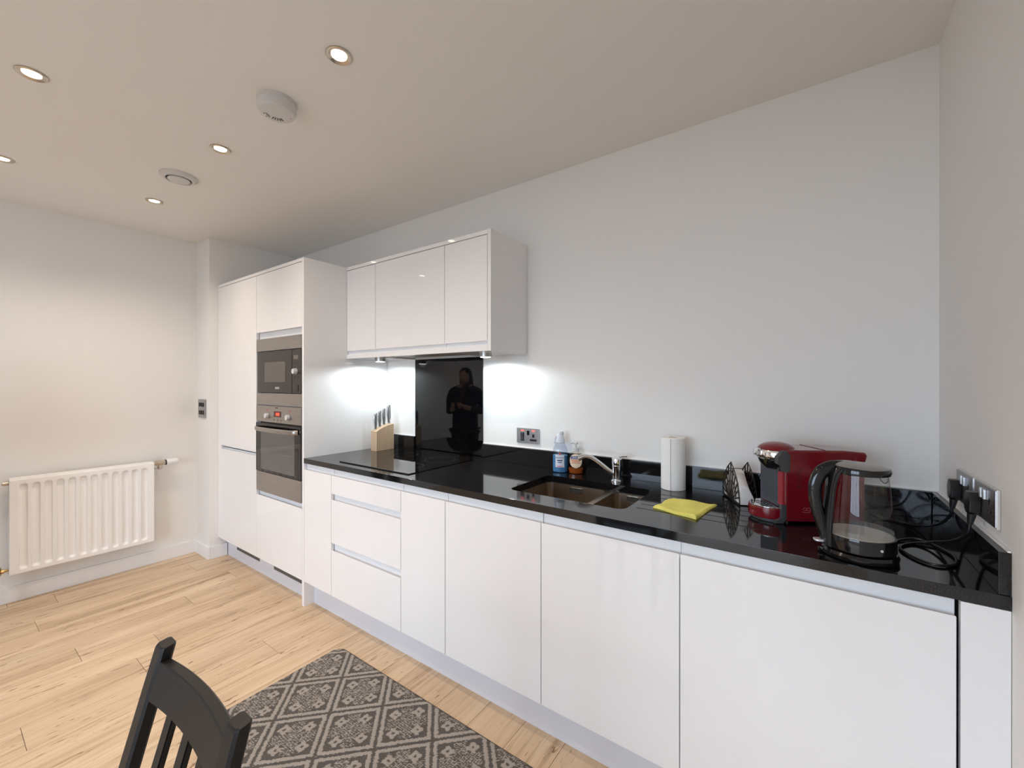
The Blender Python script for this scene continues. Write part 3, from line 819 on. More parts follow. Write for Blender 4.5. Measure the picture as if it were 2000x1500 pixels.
# lid: grey domed top over a black collar with a spout lip on the +x side
def lidring(z, r, dx, lip=0.0):
    out = []
    for k in range(40):
        t = 2 * PI * k / 40; rr = r + lip * max(0, math.cos(t)) ** 6
        out.append(Vector((rr * math.cos(t) + dx, rr * math.sin(t) * 1.0, z + (0.004 * max(0, -math.cos(t)) if z > 0.21 else 0))))
    return out
c = NB(); loft(c, [lidring(0.1985, 0.060, 0), lidring(0.1985, 0.0635, 0, 0.004), lidring(0.206, 0.0645, 0, 0.007), lidring(0.2135, 0.062, 0, 0.006), lidring(0.216, 0.055, 0, 0.002)])
link('lid_collar', c, 'blackg', kt, local=True)
c = NB(); loft(c, [lidring(0.2145, 0.0605, 0, 0.005), lidring(0.2185, 0.055, -0.002, 0.003), lidring(0.2225, 0.044, -0.005), lidring(0.2255, 0.026, -0.008), lidring(0.2265, 0.008, -0.009)])
link('lid', c, 'kettle_lid', kt, local=True)
link('spout_filter', tube(NB(), [(0.057, -0.02, 0.199), (0.058, -0.016, 0.182), (0.0585, 0.0, 0.174), (0.058, 0.016, 0.182), (0.057, 0.02, 0.199)], 0.0012, 6, 5), 'steel', kt, local=True)
# handle: broad loop on the -x side, with a spine down the glass
hp = [(-0.035, 0, 0.211), (-0.062, 0, 0.209), (-0.086, 0, 0.196), (-0.0995, 0, 0.165), (-0.101, 0, 0.130), (-0.096, 0, 0.095), (-0.087, 0, 0.062), (-0.0785, 0, 0.036), (-0.074, 0, 0.018)]
link('handle', tube(NB(), hp, 0.0145, 18, 6, rb=0.010, radii=[1.3, 1.35, 1.25, 1.15, 1.1, 1.05, 1.0, 1.05, 1.1], up=(0, 1, 0)), 'blackg', kt, local=True)
sp = NB(); rings = []
for z, x, w in ((0.004, -0.077, 0.030), (0.04, -0.0755, 0.028), (0.10, -0.071, 0.026), (0.16, -0.066, 0.027), (0.195, -0.061, 0.032), (0.212, -0.055, 0.040)):
    rings.append([Vector((x - 0.007, -w * 0.7, z)), Vector((x - 0.009, 0, z)), Vector((x - 0.007, w * 0.7, z)), Vector((x + 0.003, w, z)), Vector((x + 0.006, 0, z)), Vector((x + 0.003, -w, z))])
loft(sp, rings); link('handle_spine', sp, 'blackg', kt, local=True, smooth=60)
link('switch', prism(NB(), rrect(-0.104, -0.080, -0.012, 0.012, 0.008), 'z', 0.010, 0.016, 0.002), 'silverp', kt, local=True)
link('hinge_tab', prism(NB(), rrect(-0.092, -0.066, -0.011, 0.011, 0.006), 'z', 0.208, 0.214, 0.002), 'blackg', kt, local=True)
link('indicator', cyl(NB(), (0.012, -0.0772, 0.020), (0.0122, -0.0792, 0.020), 0.003, n=12), 'silverp', kt, local=True)

# ================================================================== COFFEE MACHINE (own frame: +x to its rear, +y away from the camera side)
ca = math.atan2(0.54, 0.84)
cm = thing('coffee_machine', 'red pod coffee machine with chrome head and drip tray', 'coffee machine', (-0.420, -0.351, WT), rotz=ca)
TW_ = 0.138
def bodypoly(z0, z1, r=0.014):
    return [(0.005, z0), (0.262, z0 + 0.002), (0.266, z1 - 0.035), (0.258, z1 - 0.010), (0.235, z1 - 0.004), (0.02, z1), (0.004, z1 - 0.004)]
b = NB()
# main body: side profile extruded across, softened
prism(b, [(0.000, 0.010), (0.012, 0.006), (0.245, 0.006), (0.253, 0.012), (0.254, 0.195), (0.262, 0.2235), (0.255, 0.2335), (0.19, 0.2395), (0.02, 0.2405), (0.000, 0.236)], 'y', 0.0, TW_, 0.007, 3)
link('body', b, 'redp', cm, local=True)
link('side_cover', prism(NB(), [(0.006, 0.018), (0.238, 0.018), (0.240, 0.205), (0.006, 0.213)], 'y', -0.0012, 0.002, 0.0008), 'redp', cm, local=True)
link('tank_lid_seam', box(NB(), 0.130, 0.1315, 0.004, TW_ - 0.004, 0.2395, 0.2412), 'reddark', cm, local=True)
link('tank_seam', box(NB(), 0.222, 0.2232, -0.0006, 0.004, 0.200, 0.214), 'pink', cm, local=True)
link('front_plate', box(NB(), -0.006, 0.001, 0.026, TW_ - 0.004, 0.050, 0.195, 0.002), 'blackplate', cm, local=True)
for s in (0, 1):
    ya, yb = (0.0, 0.026) if s == 0 else (TW_ - 0.022, TW_)
    if s: continue
    link('front_cheek', box(NB(), -0.008, 0.002, ya + 0.002, yb, 0.058, 0.168, 0.003), 'redm', cm, local=True)
    link('head_bracket', prism(NB(), [(0.016, 0.168), (-0.002, 0.168), (-0.006, 0.186), (-0.022, 0.196), (-0.022, 0.218), (-0.006, 0.238), (0.006, 0.238), (0.018, 0.222)], 'y', ya - (0.002 if s == 0 else -0.002), yb - (0.006 if s == 0 else -0.0015), 0.002), 'darkgrey', cm, local=True)
    link('base_bracket', prism(NB(), [(0.006, 0.062), (-0.010, 0.062), (-0.012, 0.020), (-0.030, 0.008), (-0.030, 0.001), (-0.004, 0.001), (0.006, 0.014)], 'y', ya - (0.0015 if s == 0 else -0.002), yb - (0.012 if s == 0 else -0.0015), 0.002), 'darkgrey', cm, local=True)
YC = TW_ / 2
def dshape(x0, r, ry, n=20):
    """half-round outline facing -x"""
    out = [(x0, YC - ry), ]
    for k in range(n + 1):
        t = -PI / 2 - PI * k / n
        out.append((x0 + r * math.cos(t), YC + ry * math.sin(t)))
    return out[1:]
link('tray', prism(NB(), dshape(-0.008, 0.066, 0.064), 'z', 0.010, 0.046, 0.004), 'redp', cm, local=True)
link('tray_base', prism(NB(), dshape(-0.006, 0.060, 0.062), 'z', 0.001, 0.010, 0.001), 'darkgrey', cm, local=True)
gr = link('tray_grid', prism(NB(), dshape(-0.008, 0.062, 0.060), 'z', 0.0462, 0.0490, 0.001), 'chrome', cm, local=True)
for k in range(3):
    for j in range(4):
        link('slot', box(NB(), -0.050 + k * 0.013, -0.042 + k * 0.013, YC - 0.032 + j * 0.018 + (0.004 if k % 2 else 0), YC - 0.023 + j * 0.018 + (0.004 if k % 2 else 0), 0.0488, 0.0497), 'blackg', gr, local=True)
# brewing head
hx = 0.004
def ell(z, rx, ry, dx=0.0, n=36):
    return circ((hx + dx, YC, z), Vector((1, 0, 0)), Vector((0, 1, 0)), rx, ry, n=n)
c = NB(); loft(c, [ell(0.168, 0.024, 0.030, 0.008), ell(0.172, 0.035, 0.040, 0.006), ell(0.188, 0.044, 0.050, 0.003), ell(0.206, 0.049, 0.054, 0.001)])
link('head_base', c, 'blackg', cm, local=True)
c = NB(); loft(c, [ell(0.200, 0.044, 0.052, 0.001), ell(0.206, 0.050, 0.057), ell(0.217, 0.052, 0.060), ell(0.229, 0.051, 0.059), ell(0.234, 0.048, 0.056)])
link('chrome_bowl', c, 'chrome', cm, local=True)
c = NB(); loft(c, [ell(0.232, 0.050, 0.056, 0.004), ell(0.237, 0.054, 0.059, 0.007), ell(0.245, 0.050, 0.054, 0.009), ell(0.2525, 0.038, 0.042, 0.010), ell(0.2575, 0.020, 0.024, 0.011), ell(0.259, 0.005, 0.006, 0.011)])
link('head_lid', c, 'redp', cm, local=True)
link('lid_catch', box(NB(), hx - 0.064, hx - 0.046, YC - 0.014, YC + 0.014, 0.212, 0.238, 0.005), 'chrome', cm, local=True)
link('brew_spout', lathe(NB(), [(0.009, 0.154), (0.013, 0.155), (0.016, 0.172)], (hx + 0.012, YC), 20), 'silverp', cm, local=True)
link('foot', cyl(NB(), (0.018, 0.018, 0.0), (0.018, 0.018, 0.007), 0.008, n=16), 'blackp', cm, local=True)
for fx, fy in ((0.235, 0.018), (0.018, TW_ - 0.018), (0.235, TW_ - 0.018)):
    link('foot', cyl(NB(), (fx, fy, 0.0), (fx, fy, 0.007), 0.008, n=16), 'blackp', cm, local=True)
t = text_mesh('BOSCH', 0.020, 0.0006)
bmesh.ops.transform(t, matrix=Matrix.Translation((0.046, -0.0014, 0.150)) @ Matrix.Rotation(PI / 2, 4, 'X') @ Matrix.Rotation(PI / 2, 4, 'Z'), verts=t.verts[:])
link('lettering', t, 'reddark', cm, local=True)
eb = NB()
for dx in (-0.0055, 0.006):
    tube(eb, [(0.069 + dx + 0.006 * math.cos(a), -0.0015, 0.049 + 0.0045 * math.sin(a)) for a in [2 * PI * k / 14 for k in range(15)]], 0.0011, 6, 1, smooth=False)
tube(eb, [(0.054, -0.0015, 0.041), (0.066, -0.0015, 0.0385), (0.079, -0.0015, 0.0405), (0.085, -0.0015, 0.044)], 0.0009, 6, 4)
link('emblem', eb, 'pink', cm, local=True)

# ================================================================== NAPKIN HOLDER
nd = Vector((0.47, -0.88, 0)).normalized()
na = math.atan2(nd.y, nd.x)
nh = thing('napkin_holder', 'dark metal napkin holder with two fan shaped sides', 'napkin holder', (-0.606, -0.135, WT), rotz=na)
def fan(yoff, name):
    """fan plate in the frame's XZ plane at y = yoff: outline plus ribs, gaps open"""
    b = NB(); t = 0.0012
    out = [(-0.082, 0.005), (-0.083, 0.045), (-0.074, 0.078), (-0.038, 0.122), (0.0, 0.149), (0.034, 0.122), (0.062, 0.080), (0.076, 0.043), (0.084, 0.005)]
    tube(b, [(x, yoff, z) for x, z in out], 0.0022, 6, 1, smooth=False)
    tube(b, [(-0.080, yoff, 0.006), (0.082, yoff, 0.006)], 0.003, 6, 2)
    for k in range(1, 12):
        u = k / 12; j = u * (len(out) - 1); i = int(j); f = j - i
        e = (out[i][0] + (out[min(i + 1, 8)][0] - out[i][0]) * f, out[i][1] + (out[min(i + 1, 8)][1] - out[i][1]) * f)
        s = (e[0] * 0.22, 0.008)
        tube(b, [(s[0], yoff, s[1]), (e[0], yoff, e[1])], 0.0022, 6, 1, smooth=False, radii=[0.7, 1.3])
    arc = [(-0.047, 0.02), (-0.044, 0.045), (-0.028, 0.066), (0, 0.075), (0.028, 0.066), (0.044, 0.045), (0.047, 0.02)]
    tube(b, [(x, yoff, z) for x, z in arc], 0.0018, 6, 3)
    arc = [(-0.030, 0.104), (-0.015, 0.112), (0, 0.114), (0.015, 0.112), (0.030, 0.104)]
    tube(b, [(x, yoff, z) for x, z in arc], 0.0022, 6, 3)
    return link(name, b, 'blackmetal', nh, local=True)
fan(0.0, 'fan_plate'); fan(0.062, 'fan_plate')
b = NB(); box(b, -0.072, 0.074, -0.002, 0.064, 0.0005, 0.0025); link('base', b, 'blackmetal', nh, local=True)
for x, z in ((-0.032, 0.118),): link('crossbar', tube(NB(), [(x, 0, z), (x, 0.062, z)], 0.0016, 6, 1, smooth=False), 'blackmetal', nh, local=True)
# napkins: a soft folded stack standing in the holder, drooping forward
b = NB(); rings = []
for k in range(15):
    u = k / 14
    x = -0.076 + u * 0.158
    top = 0.060 + 0.058 * min(1, u / 0.25) if u < 0.25 else (0.120 - 0.010 * u if u < 0.62 else 0.1138 - 0.050 * ((u - 0.62) / 0.38) ** 1.6)
    lean = 0.010 * math.sin(u * 5)
    rings.append([Vector((x, 0.0045, 0.004)), Vector((x, 0.005, top * 0.55)), Vector((x, 0.008 + lean * 0.4, top)), Vector((x + 0.002, 0.040 + lean, top * 0.97)), Vector((x, 0.052 + lean * 0.3, top * 0.5)), Vector((x, 0.050, 0.004))])
loft(b, rings)
npk = thing('napkins', 'white paper napkins folded inside the dark fan holder', 'napkin', (-0.606, -0.135, WT), rotz=na)
link('napkin_fold', b, 'napkin', npk, local=True, smooth=70)

# ================================================================== KITCHEN ROLL
kr = thing('kitchen_roll', 'roll of white kitchen paper standing right of the tap', 'kitchen roll', (-0.838, -0.082, WT))
b = NB(); R0, R1, hh = 0.0505, 0.020, 0.2235
prof = [(R1, 0.0003), (R0 - 0.0015, 0.0003), (R0, 0.002), (R0, hh - 0.002), (R0 - 0.0015, hh), (R1, hh), ]
rings = []
for r, z in prof + [prof[0]]: rings.append(circ((0, 0, z), Vector((1, 0, 0)), Vector((0, 1, 0)), r, n=48))
loft(b, rings, cap=False); bmesh.ops.remove_doubles(b, verts=b.verts[:], dist=1e-5)
link('paper', b, 'paper', kr, local=True)
b = NB(); rings = []
for r, z in ((R1 - 0.0008, 0.001), (R1 - 0.0008, hh - 0.001), (R1 - 0.0022, hh - 0.001), (R1 - 0.0022, 0.001), (R1 - 0.0008, 0.001)): rings.append(circ((0, 0, z), Vector((1, 0, 0)), Vector((0, 1, 0)), r, n=32))
loft(b, rings, cap=False); bmesh.ops.remove_doubles(b, verts=b.verts[:], dist=1e-5)
link('cardboard_core', b, 'label_cream', kr, local=True)
b = NB(); rings = []
for k in range(9):
    a = math.radians(-128 + k * 5); r = R0 + 0.0004 + 0.0032 * (k / 8) ** 2
    p, q = Vector((r * math.cos(a), r * math.sin(a), 0)), Vector(((r + 0.0008) * math.cos(a), (r + 0.0008) * math.sin(a), 0))
    rings.append([p + Vector((0, 0, 0.002)), p + Vector((0, 0, hh - 0.002)), q + Vector((0, 0, hh - 0.002)), q + Vector((0, 0, 0.002))])
loft(b, rings); link('loose_sheet', b, 'paper', kr, local=True)

# ================================================================== CLOTH
b = NB(); NX, NY = 26, 22
C4 = [Vector((-0.822, -0.424, 0)), Vector((-0.664, -0.476, 0)), Vector((-0.636, -0.262, 0)), Vector((-0.797, -0.252, 0))]
def cl(u, v, top):
    p = C4[0] * (1 - u) * (1 - v) + C4[1] * u * (1 - v) + C4[2] * u * v + C4[3] * (1 - u) * v
    e = min(u, 1 - u, v, 1 - v)
    wob = 0.0014 * math.sin(u * 9 + v * 4) + 0.0012 * math.sin(v * 11 - u * 5)
    p.x += 0.004 * math.sin(v * 7) * (1 if u < 0.1 else 0.3); p.y += 0.003 * math.sin(u * 9) * (1 if v < 0.1 else 0.3)
    fold = 0.0075 + wob + 0.003 * math.exp(-((v - 0.05) / 0.12) ** 2) + 0.003 * math.exp(-((u - 0.97) / 0.06) ** 2)
    p.z = WT + (0.0006 if not top else max(0.0025, fold - (0.004 if e < 0.02 else 0)))
    return p
T = [[b.verts.new(cl(i / NX, j / NY, True)) for j in range(NY + 1)] for i in range(NX + 1)]
Bt = [[b.verts.new(cl(i / NX, j / NY, False)) for j in range(NY + 1)] for i in range(NX + 1)]
for i in range(NX):
    for j in range(NY):
        b.faces.new((T[i][j], T[i + 1][j], T[i + 1][j + 1], T[i][j + 1])); b.faces.new((Bt[i][j], Bt[i][j + 1], Bt[i + 1][j + 1], Bt[i + 1][j]))
for i in range(NX):
    b.faces.new((T[i][0], Bt[i][0], Bt[i + 1][0], T[i + 1][0])); b.faces.new((T[i][NY], T[i + 1][NY], Bt[i + 1][NY], Bt[i][NY]))
for j in range(NY):
    b.faces.new((T[0][j], T[0][j + 1], Bt[0][j + 1], Bt[0][j])); b.faces.new((T[NX][j], Bt[NX][j], Bt[NX][j + 1], T[NX][j + 1]))
tag(link('cleaning_cloth', b, 'yellow', origin=(-0.73, -0.36, WT), smooth=60), 'yellow cleaning cloth folded flat on the drainer grooves', 'cloth')

# ================================================================== BOTTLES
def curved(bm, rx, ry, off=0.0006):
    """wrap geometry given as (x: arc length, y: outward, z) around an upright ellipse, facing local -y"""
    for v in bm.verts:
        a = v.co.x / rx
        out = off + v.co.y
        v.co = Vector(((rx + out) * math.sin(a), -(ry + out) * math.cos(a), v.co.z))
    return bm
def patch(w, h, zc, n=14, shape='rect'):
    b = NB(); rows = []
    m = 12
    for j in range(m + 1):
        z = -h / 2 + h * j / m
        f = 1.0 if shape == 'rect' else math.sqrt(max(0.02, 1 - (2 * z / h) ** 2))
        rows.append([b.verts.new((-w / 2 * f + w * f * i / n, 0, zc + z)) for i in range(n + 1)])
    for j in range(m):
        for i in range(n): b.faces.new((rows[j][i], rows[j][i + 1], rows[j + 1][i + 1], rows[j + 1][i]))
    return b
def wrapped_text(s, size, x, zc):
    b = text_mesh(s, size, 0.0001)
    for v in b.verts: v.co = Vector((x + v.co.x, -v.co.z * 0.2, zc + v.co.y))
    return b
fa = math.radians(24)
sb = thing('spray_bottle', 'tall clear spray bottle half full of blue liquid behind the sink', 'bottle', (-1.406, -0.064, WT), rotz=fa)
prof = [(0.034, 0.0003), (0.0385, 0.004), (0.039, 0.02), (0.039, 0.10), (0.0365, 0.118), (0.031, 0.132), (0.026, 0.145), (0.0225, 0.155)]
link('bottle_body', lathe(NB(), prof, n=36, sy=0.72, cap=False), 'clear_plastic', sb, local=True)
link('liquid', lathe(NB(), [(0.033, 0.0015), (0.0375, 0.005), (0.038, 0.02), (0.038, 0.088), (0.0375, 0.0885)], n=36, sy=0.71), 'blue_liquid', sb, local=True)
link('trigger_head', lathe(NB(), [(0.0215, 0.150), (0.0235, 0.156), (0.021, 0.172), (0.0185, 0.188), (0.0145, 0.196)], n=28, sy=0.8), 'label_white', sb, local=True)
link('nozzle_cap', lathe(NB(), [(0.0125, 0.195), (0.0135, 0.197), (0.0125, 0.209), (0.009, 0.2105)], (0.005, 0), 20), 'clear_cap', sb, local=True)
link('trigger', prism(NB(), [(-0.022, 0.188), (-0.030, 0.165), (-0.034, 0.146), (-0.030, 0.145), (-0.024, 0.164), (-0.016, 0.185)], 'y', -0.007, 0.007, 0.001), 'label_white', sb, local=True)
RX, RY = 0.039, 0.039 * 0.72
lb = link('front_label', curved(patch(0.048, 0.062, 0.060), RX, RY), 'label_white', sb, local=True)
link('lettering', curved(wrapped_text('PREMIUM', 0.0105, 0.0, 0.077), RX, RY, 0.0012), 'label_blue', lb, local=True)
link('label_bar', curved(patch(0.026, 0.006, 0.064), RX, RY, 0.0012), 'label_blue', lb, local=True)
link('label_bar', curved(patch(0.020, 0.004, 0.054), RX, RY, 0.0012), 'label_blue', lb, local=True)
link('label_bar', curved(patch(0.030, 0.003, 0.034), RX, RY, 0.0012), 'label_red', lb, local=True)
link('label_emblem', curved(patch(0.010, 0.013, 0.098, shape='oval'), RX, RY, 0.0012), 'label_red', lb, local=True)
for ch in lb.children:
    if ch.name.startswith('label_emblem'):
        for v in ch.data.vertices: pass

sd = thing('soap_dispenser', 'oval pump bottle of orange hand soap left of the tap spout', 'bottle', (-1.322, -0.052, WT), rotz=math.radians(25))
prof = [(0.030, 0.0003), (0.034, 0.003), (0.037, 0.02), (0.0415, 0.052), (0.042, 0.062), (0.039, 0.082), (0.031, 0.100), (0.020, 0.110), (0.0155, 0.113)]
link('bottle_body', lathe(NB(), prof, n=40, sy=0.58, cap=False), 'clear_soap', sd, local=True)
link('liquid', lathe(NB(), [(0.029, 0.0015), (0.033, 0.004), (0.036, 0.02), (0.0378, 0.0295), (0.037, 0.030)], n=40, sy=0.57), 'orange_liquid', sd, local=True)
link('pump_collar', lathe(NB(), [(0.015, 0.112), (0.017, 0.114), (0.017, 0.128), (0.011, 0.131), (0.0055, 0.132)], n=28), 'clear_cap', sd, local=True)
link('pump_head', lathe(NB(), [(0.0045, 0.131), (0.0045, 0.148), (0.011, 0.149), (0.0115, 0.156), (0.009, 0.159)], n=24), 'clear_cap', sd, local=True)
link('pump_spout', tube(NB(), [(0, 0, 0.155), (-0.016, -0.004, 0.156), (-0.028, -0.007, 0.152)], 0.0038, 10, 4), 'clear_cap', sd, local=True)
RX, RY = 0.0415, 0.0415 * 0.58
lb = link('front_label', curved(patch(0.064, 0.072, 0.068, shape='oval'), RX, RY, 0.0018), 'label_cream', sd, local=True)
link('brand_band', curved(patch(0.050, 0.013, 0.084), RX, RY, 0.0024), 'label_navy', lb, local=True)
b = NB()
for k, x in enumerate((-0.015, -0.009, -0.003, 0.003, 0.009, 0.015)): box(b, x - 0.002, x + 0.002, -0.0004, 0.0004, 0.0815, 0.0865)
link('band_print', curved(b, RX, RY, 0.0030), 'label_white', lb, local=True)
for z, w in ((0.072, 0.052), (0.065, 0.040), (0.058, 0.046)): link('print_line', curved(patch(w, 0.0042, z), RX, RY, 0.0024), 'label_orange', lb, local=True)

# ================================================================== KNIFE BLOCK
kx0, kx1, ky0, ky1 = -2.787, -2.726, -0.208, -0.064
kn = thing('knife_block', 'beech knife block with curved top in the worktop corner', 'knife block', (-2.757, -0.136, WT))
poly = [(ky0, WT + 0.0003), (ky1, WT + 0.0003), (ky1, 1.086)]
for k in range(1, 8):
    u = k / 8; poly.append((ky1 + (ky0 - ky1) * u, 1.086 - 0.039 * u ** 1.9 - 0.002 * u))
poly.append((ky0, 1.043))
slots = [(-0.194, 'knife with a steel handle, lowest at the block front'), (-0.160, 'knife with a steel handle, second from the front'),
         (-0.125, 'knife with a steel handle, third from the front'), (-0.084, 'tallest steel handled knife at the back of the block')]
bl = link('block', prism(NB(), poly, 'x', kx0, kx1, 0.002), 'beech', kn)
def knife(y, zt, s, label):
    t = thing('knife', label, 'knife', (-2.757, y, zt), group='steel handled knives in the beech block')
    L = 0.112 * s
    rings = []
    for u, w, d, off in ((0, 0.0085, 0.0065, 0.002), (0.06, 0.010, 0.0075, 0.001), (0.16, 0.0095, 0.007, 0.0), (0.4, 0.0125, 0.0085, -0.002), (0.68, 0.0135, 0.009, -0.003), (0.88, 0.0125, 0.0085, -0.001), (0.97, 0.0115, 0.0075, 0.002), (1.0, 0.009, 0.005, 0.003)):
        rings.append(circ((0, off * s, 0.004 + L * u), Vector((1, 0, 0)), Vector((0, 1, 0)), d * s, w * s, n=16))
    b = NB(); loft(b, rings); link('handle', b, 'knife', t, local=True)
    b = NB(); rings = []
    for u, w, d, off in ((0.2, 0.003, 0.008, 0.003), (0.4, 0.0042, 0.0093, 0.0028), (0.68, 0.0045, 0.0098, 0.002), (0.93, 0.003, 0.0088, 0.002)):
        rings.append(circ((0, (off + 0.003) * s, 0.004 + L * u), Vector((1, 0, 0)), Vector((0, 1, 0)), d * s, w * s, n=10))
    loft(b, rings); link('grip_inlay', b, 'knife_dark', t, local=True)
    link('bolster', box(NB(), -0.0035, 0.0035, -0.008 * s, 0.010 * s, 0.0006, 0.006, 0.001), 'chrome', t, local=True)
for (y, lab), s in zip(slots, (0.97, 0.97, 1.0, 1.13)):
    u = (ky1 - y) / (ky1 - ky0)
    knife(y, 1.0865 - 0.039 * u ** 1.9 - 0.002 * u, s, lab)

# ================================================================== RADIATOR
ry0, ry1, rz0, rz1 = -1.672, -0.975, 0.190, 0.778
rxf = -4.331
rd = thing('radiator', 'white panel radiator with twelve vertical flutes on the left wall', 'radiator', (XL + 0.06, (ry0 + ry1) / 2, rz0))
NYr, NZr = 170, 70
fr_ = [0.0, 0.06, 0.10, 0.135, 0.16, 0.185, 0.21, 0.235, 0.27, 0.5, 0.73, 0.765, 0.79, 0.815, 0.84, 0.865, 0.90, 0.94]
pit = (ry1 - ry0 - 0.064) / 12
ys = np.array([ry0 + q for q in (0, 0.0015, 0.003, 0.0045, 0.006, 0.018)] + [ry0 + 0.032 + pit * (k + q) for k in range(12) for q in fr_] + [ry1 - q for q in (0.032, 0.018, 0.006, 0.0045, 0.003, 0.0015, 0)]); NYr = len(ys) - 1; zs = np.linspace(rz0, rz1, NZr + 1)
ysn = (ys - ry0) / (ry1 - ry0)
zs = np.concatenate([np.linspace(rz0, rz0 + 0.07, 18), np.linspace(rz0 + 0.09, rz1 - 0.09, 12), np.linspace(rz1 - 0.07, rz1, 18)]); NZr = len(zs) - 1
def flute(y, z):
    u = (y - ry0 - 0.032) / ((ry1 - ry0 - 0.064) / 12)
    e = min(y - ry0, ry1 - y, z - rz0, rz1 - z)
    edge = -0.006 * max(0, 1 - e / 0.006) ** 2
    if u < 0 or u > 12: return edge
    f = abs((u % 1) - 0.5)                       # 0 at flute centre
    a = 1 - min(1, max(0, (f - 0.25) / 0.11)); a = a * a * (3 - 2 * a)
    zz = min(z - (rz0 + 0.036), (rz1 - 0.040) - z)
    c = min(1, max(0, (zz + 0.010 * (1 - (f / 0.36) ** 2)) / 0.011)); c = c * c * (3 - 2 * c)
    return edge - 0.016 * a * c
b = NB()
V = [[b.verts.new((rxf + flute(y, z), y, z)) for z in zs] for y in ys]
for i in range(NYr):
    for j in range(NZr): b.faces.new((V[i][j], V[i][j + 1], V[i + 1][j + 1], V[i + 1][j]))
bk = rxf - 0.020
B4 = [b.verts.new((bk, y, z)) for y, z in ((ry0, rz0), (ry1, rz0), (ry1, rz1), (ry0, rz1))]
b.faces.new(B4)
b.faces.new([V[i][0] for i in range(NYr + 1)] + [B4[1], B4[0]]); b.faces.new([V[i][-1] for i in range(NYr, -1, -1)] + [B4[3], B4[2]])
b.faces.new([V[0][j] for j in range(NZr, -1, -1)] + [B4[0], B4[3]]); b.faces.new([V[-1][j] for j in range(NZr + 1)] + [B4[2], B4[1]])
bmesh.ops.recalc_face_normals(b, faces=b.faces[:])
link('front_panel', b, 'radiator', rd, smooth=50)
link('top_cover', box(NB(), rxf - 0.062, rxf - 0.003, ry0 + 0.002, ry1 - 0.002, rz1 - 0.012, rz1 + 0.005, 0.004), 'radiator', rd)
b = NB()
for k in range(23):
    yy = ry0 + 0.03 + k * (ry1 - ry0 - 0.06) / 22
    box(b, rxf - 0.058, rxf - 0.021, yy - 0.010, yy + 0.010, rz0 + 0.04, rz1 - 0.014)
link('convector_fins', b, 'radiator', rd)
for y in (ry0 + 0.0, ry1 - 0.003): link('side_panel', box(NB(), rxf - 0.060, rxf - 0.005, y, y + 0.003, rz0 + 0.01, rz1 - 0.008, 0.001), 'radiator', rd)
for y in (ry0 + 0.12, ry1 - 0.12): link('bracket', box(NB(), XL + 0.0003, rxf - 0.058, y - 0.015, y + 0.015, rz0 + 0.05, rz1 - 0.05), 'radiator', rd)
vx = rxf - 0.032
va = NB()
zv = rz1 - 0.012
cyl(va, (vx, ry1 - 0.001, zv), (vx, ry1 + 0.020, zv), 0.015, 0.014, 16); cyl(va, (vx, ry1 + 0.016, zv), (vx, ry1 + 0.072, zv), 0.0190, 0.0175, 18)
cyl(va, (vx, ry1 + 0.042, zv), (vx, ry1 + 0.042, zv - 0.028), 0.0135, 0.0130, 16); cyl(va, (vx, ry1 + 0.040, zv - 0.024), (vx, ry1 + 0.040, zv - 0.034), 0.0185, 0.0185, 6); cyl(va, (vx, ry1 + 0.040, zv - 0.034), (vx, ry1 + 0.040, zv - 0.046), 0.0165, 0.014, 16)
cyl(va, (vx, ry1 + 0.030, zv), (vx, ry1 + 0.050, zv), 0.0215, 0.0215, 6)
vlv = link('valve', va, 'nickel', rd)
link('valve_collar', cyl(NB(), (vx, ry1 + 0.070, zv), (vx, ry1 + 0.078, zv), 0.0205, n=18), 'blackp', rd)
link('thermostat_head', cyl(NB(), (vx, ry1 + 0.077, zv), (vx, ry1 + 0.150, zv + 0.002), 0.0255, 0.0215, 24, 0.004), 'whitep', rd)
link('pipe', tube(NB(), [(vx, ry1 + 0.036, zv - 0.040), (vx - 0.03, ry1 + 0.034, zv - 0.042), (XL + 0.001, ry1 + 0.030, zv - 0.042)], 0.0065, 10, 4), 'whitep', rd)
link('bleed_plug', cyl(NB(), (vx + 0.006, ry0 + 0.001, rz1 - 0.024), (vx + 0.006, ry0 - 0.026, rz1 - 0.024), 0.013, 0.012, 14, 0.003), 'nickel', rd)
lv = NB(); zl = rz0 + 0.030
cyl(lv, (vx, ry0 + 0.001, zl), (vx, ry0 - 0.05, zl), 0.008, 0.009, 14); cyl(lv, (vx, ry0 - 0.040, zl + 0.026), (vx, ry0 - 0.040, zl - 0.022), 0.012, 0.012, 16); cyl(lv, (vx, ry0 - 0.018, zl), (vx, ry0 - 0.028, zl), 0.0135, 0.0135, 6)
link('lower_valve', lv, 'brass', rd)
link('pipe', tube(NB(), [(vx, ry0 - 0.042, zl - 0.020), (vx, ry0 - 0.042, zl - 0.10), (vx, ry0 - 0.042, 0.0005)], 0.0075, 10, 4), 'whitep', rd)

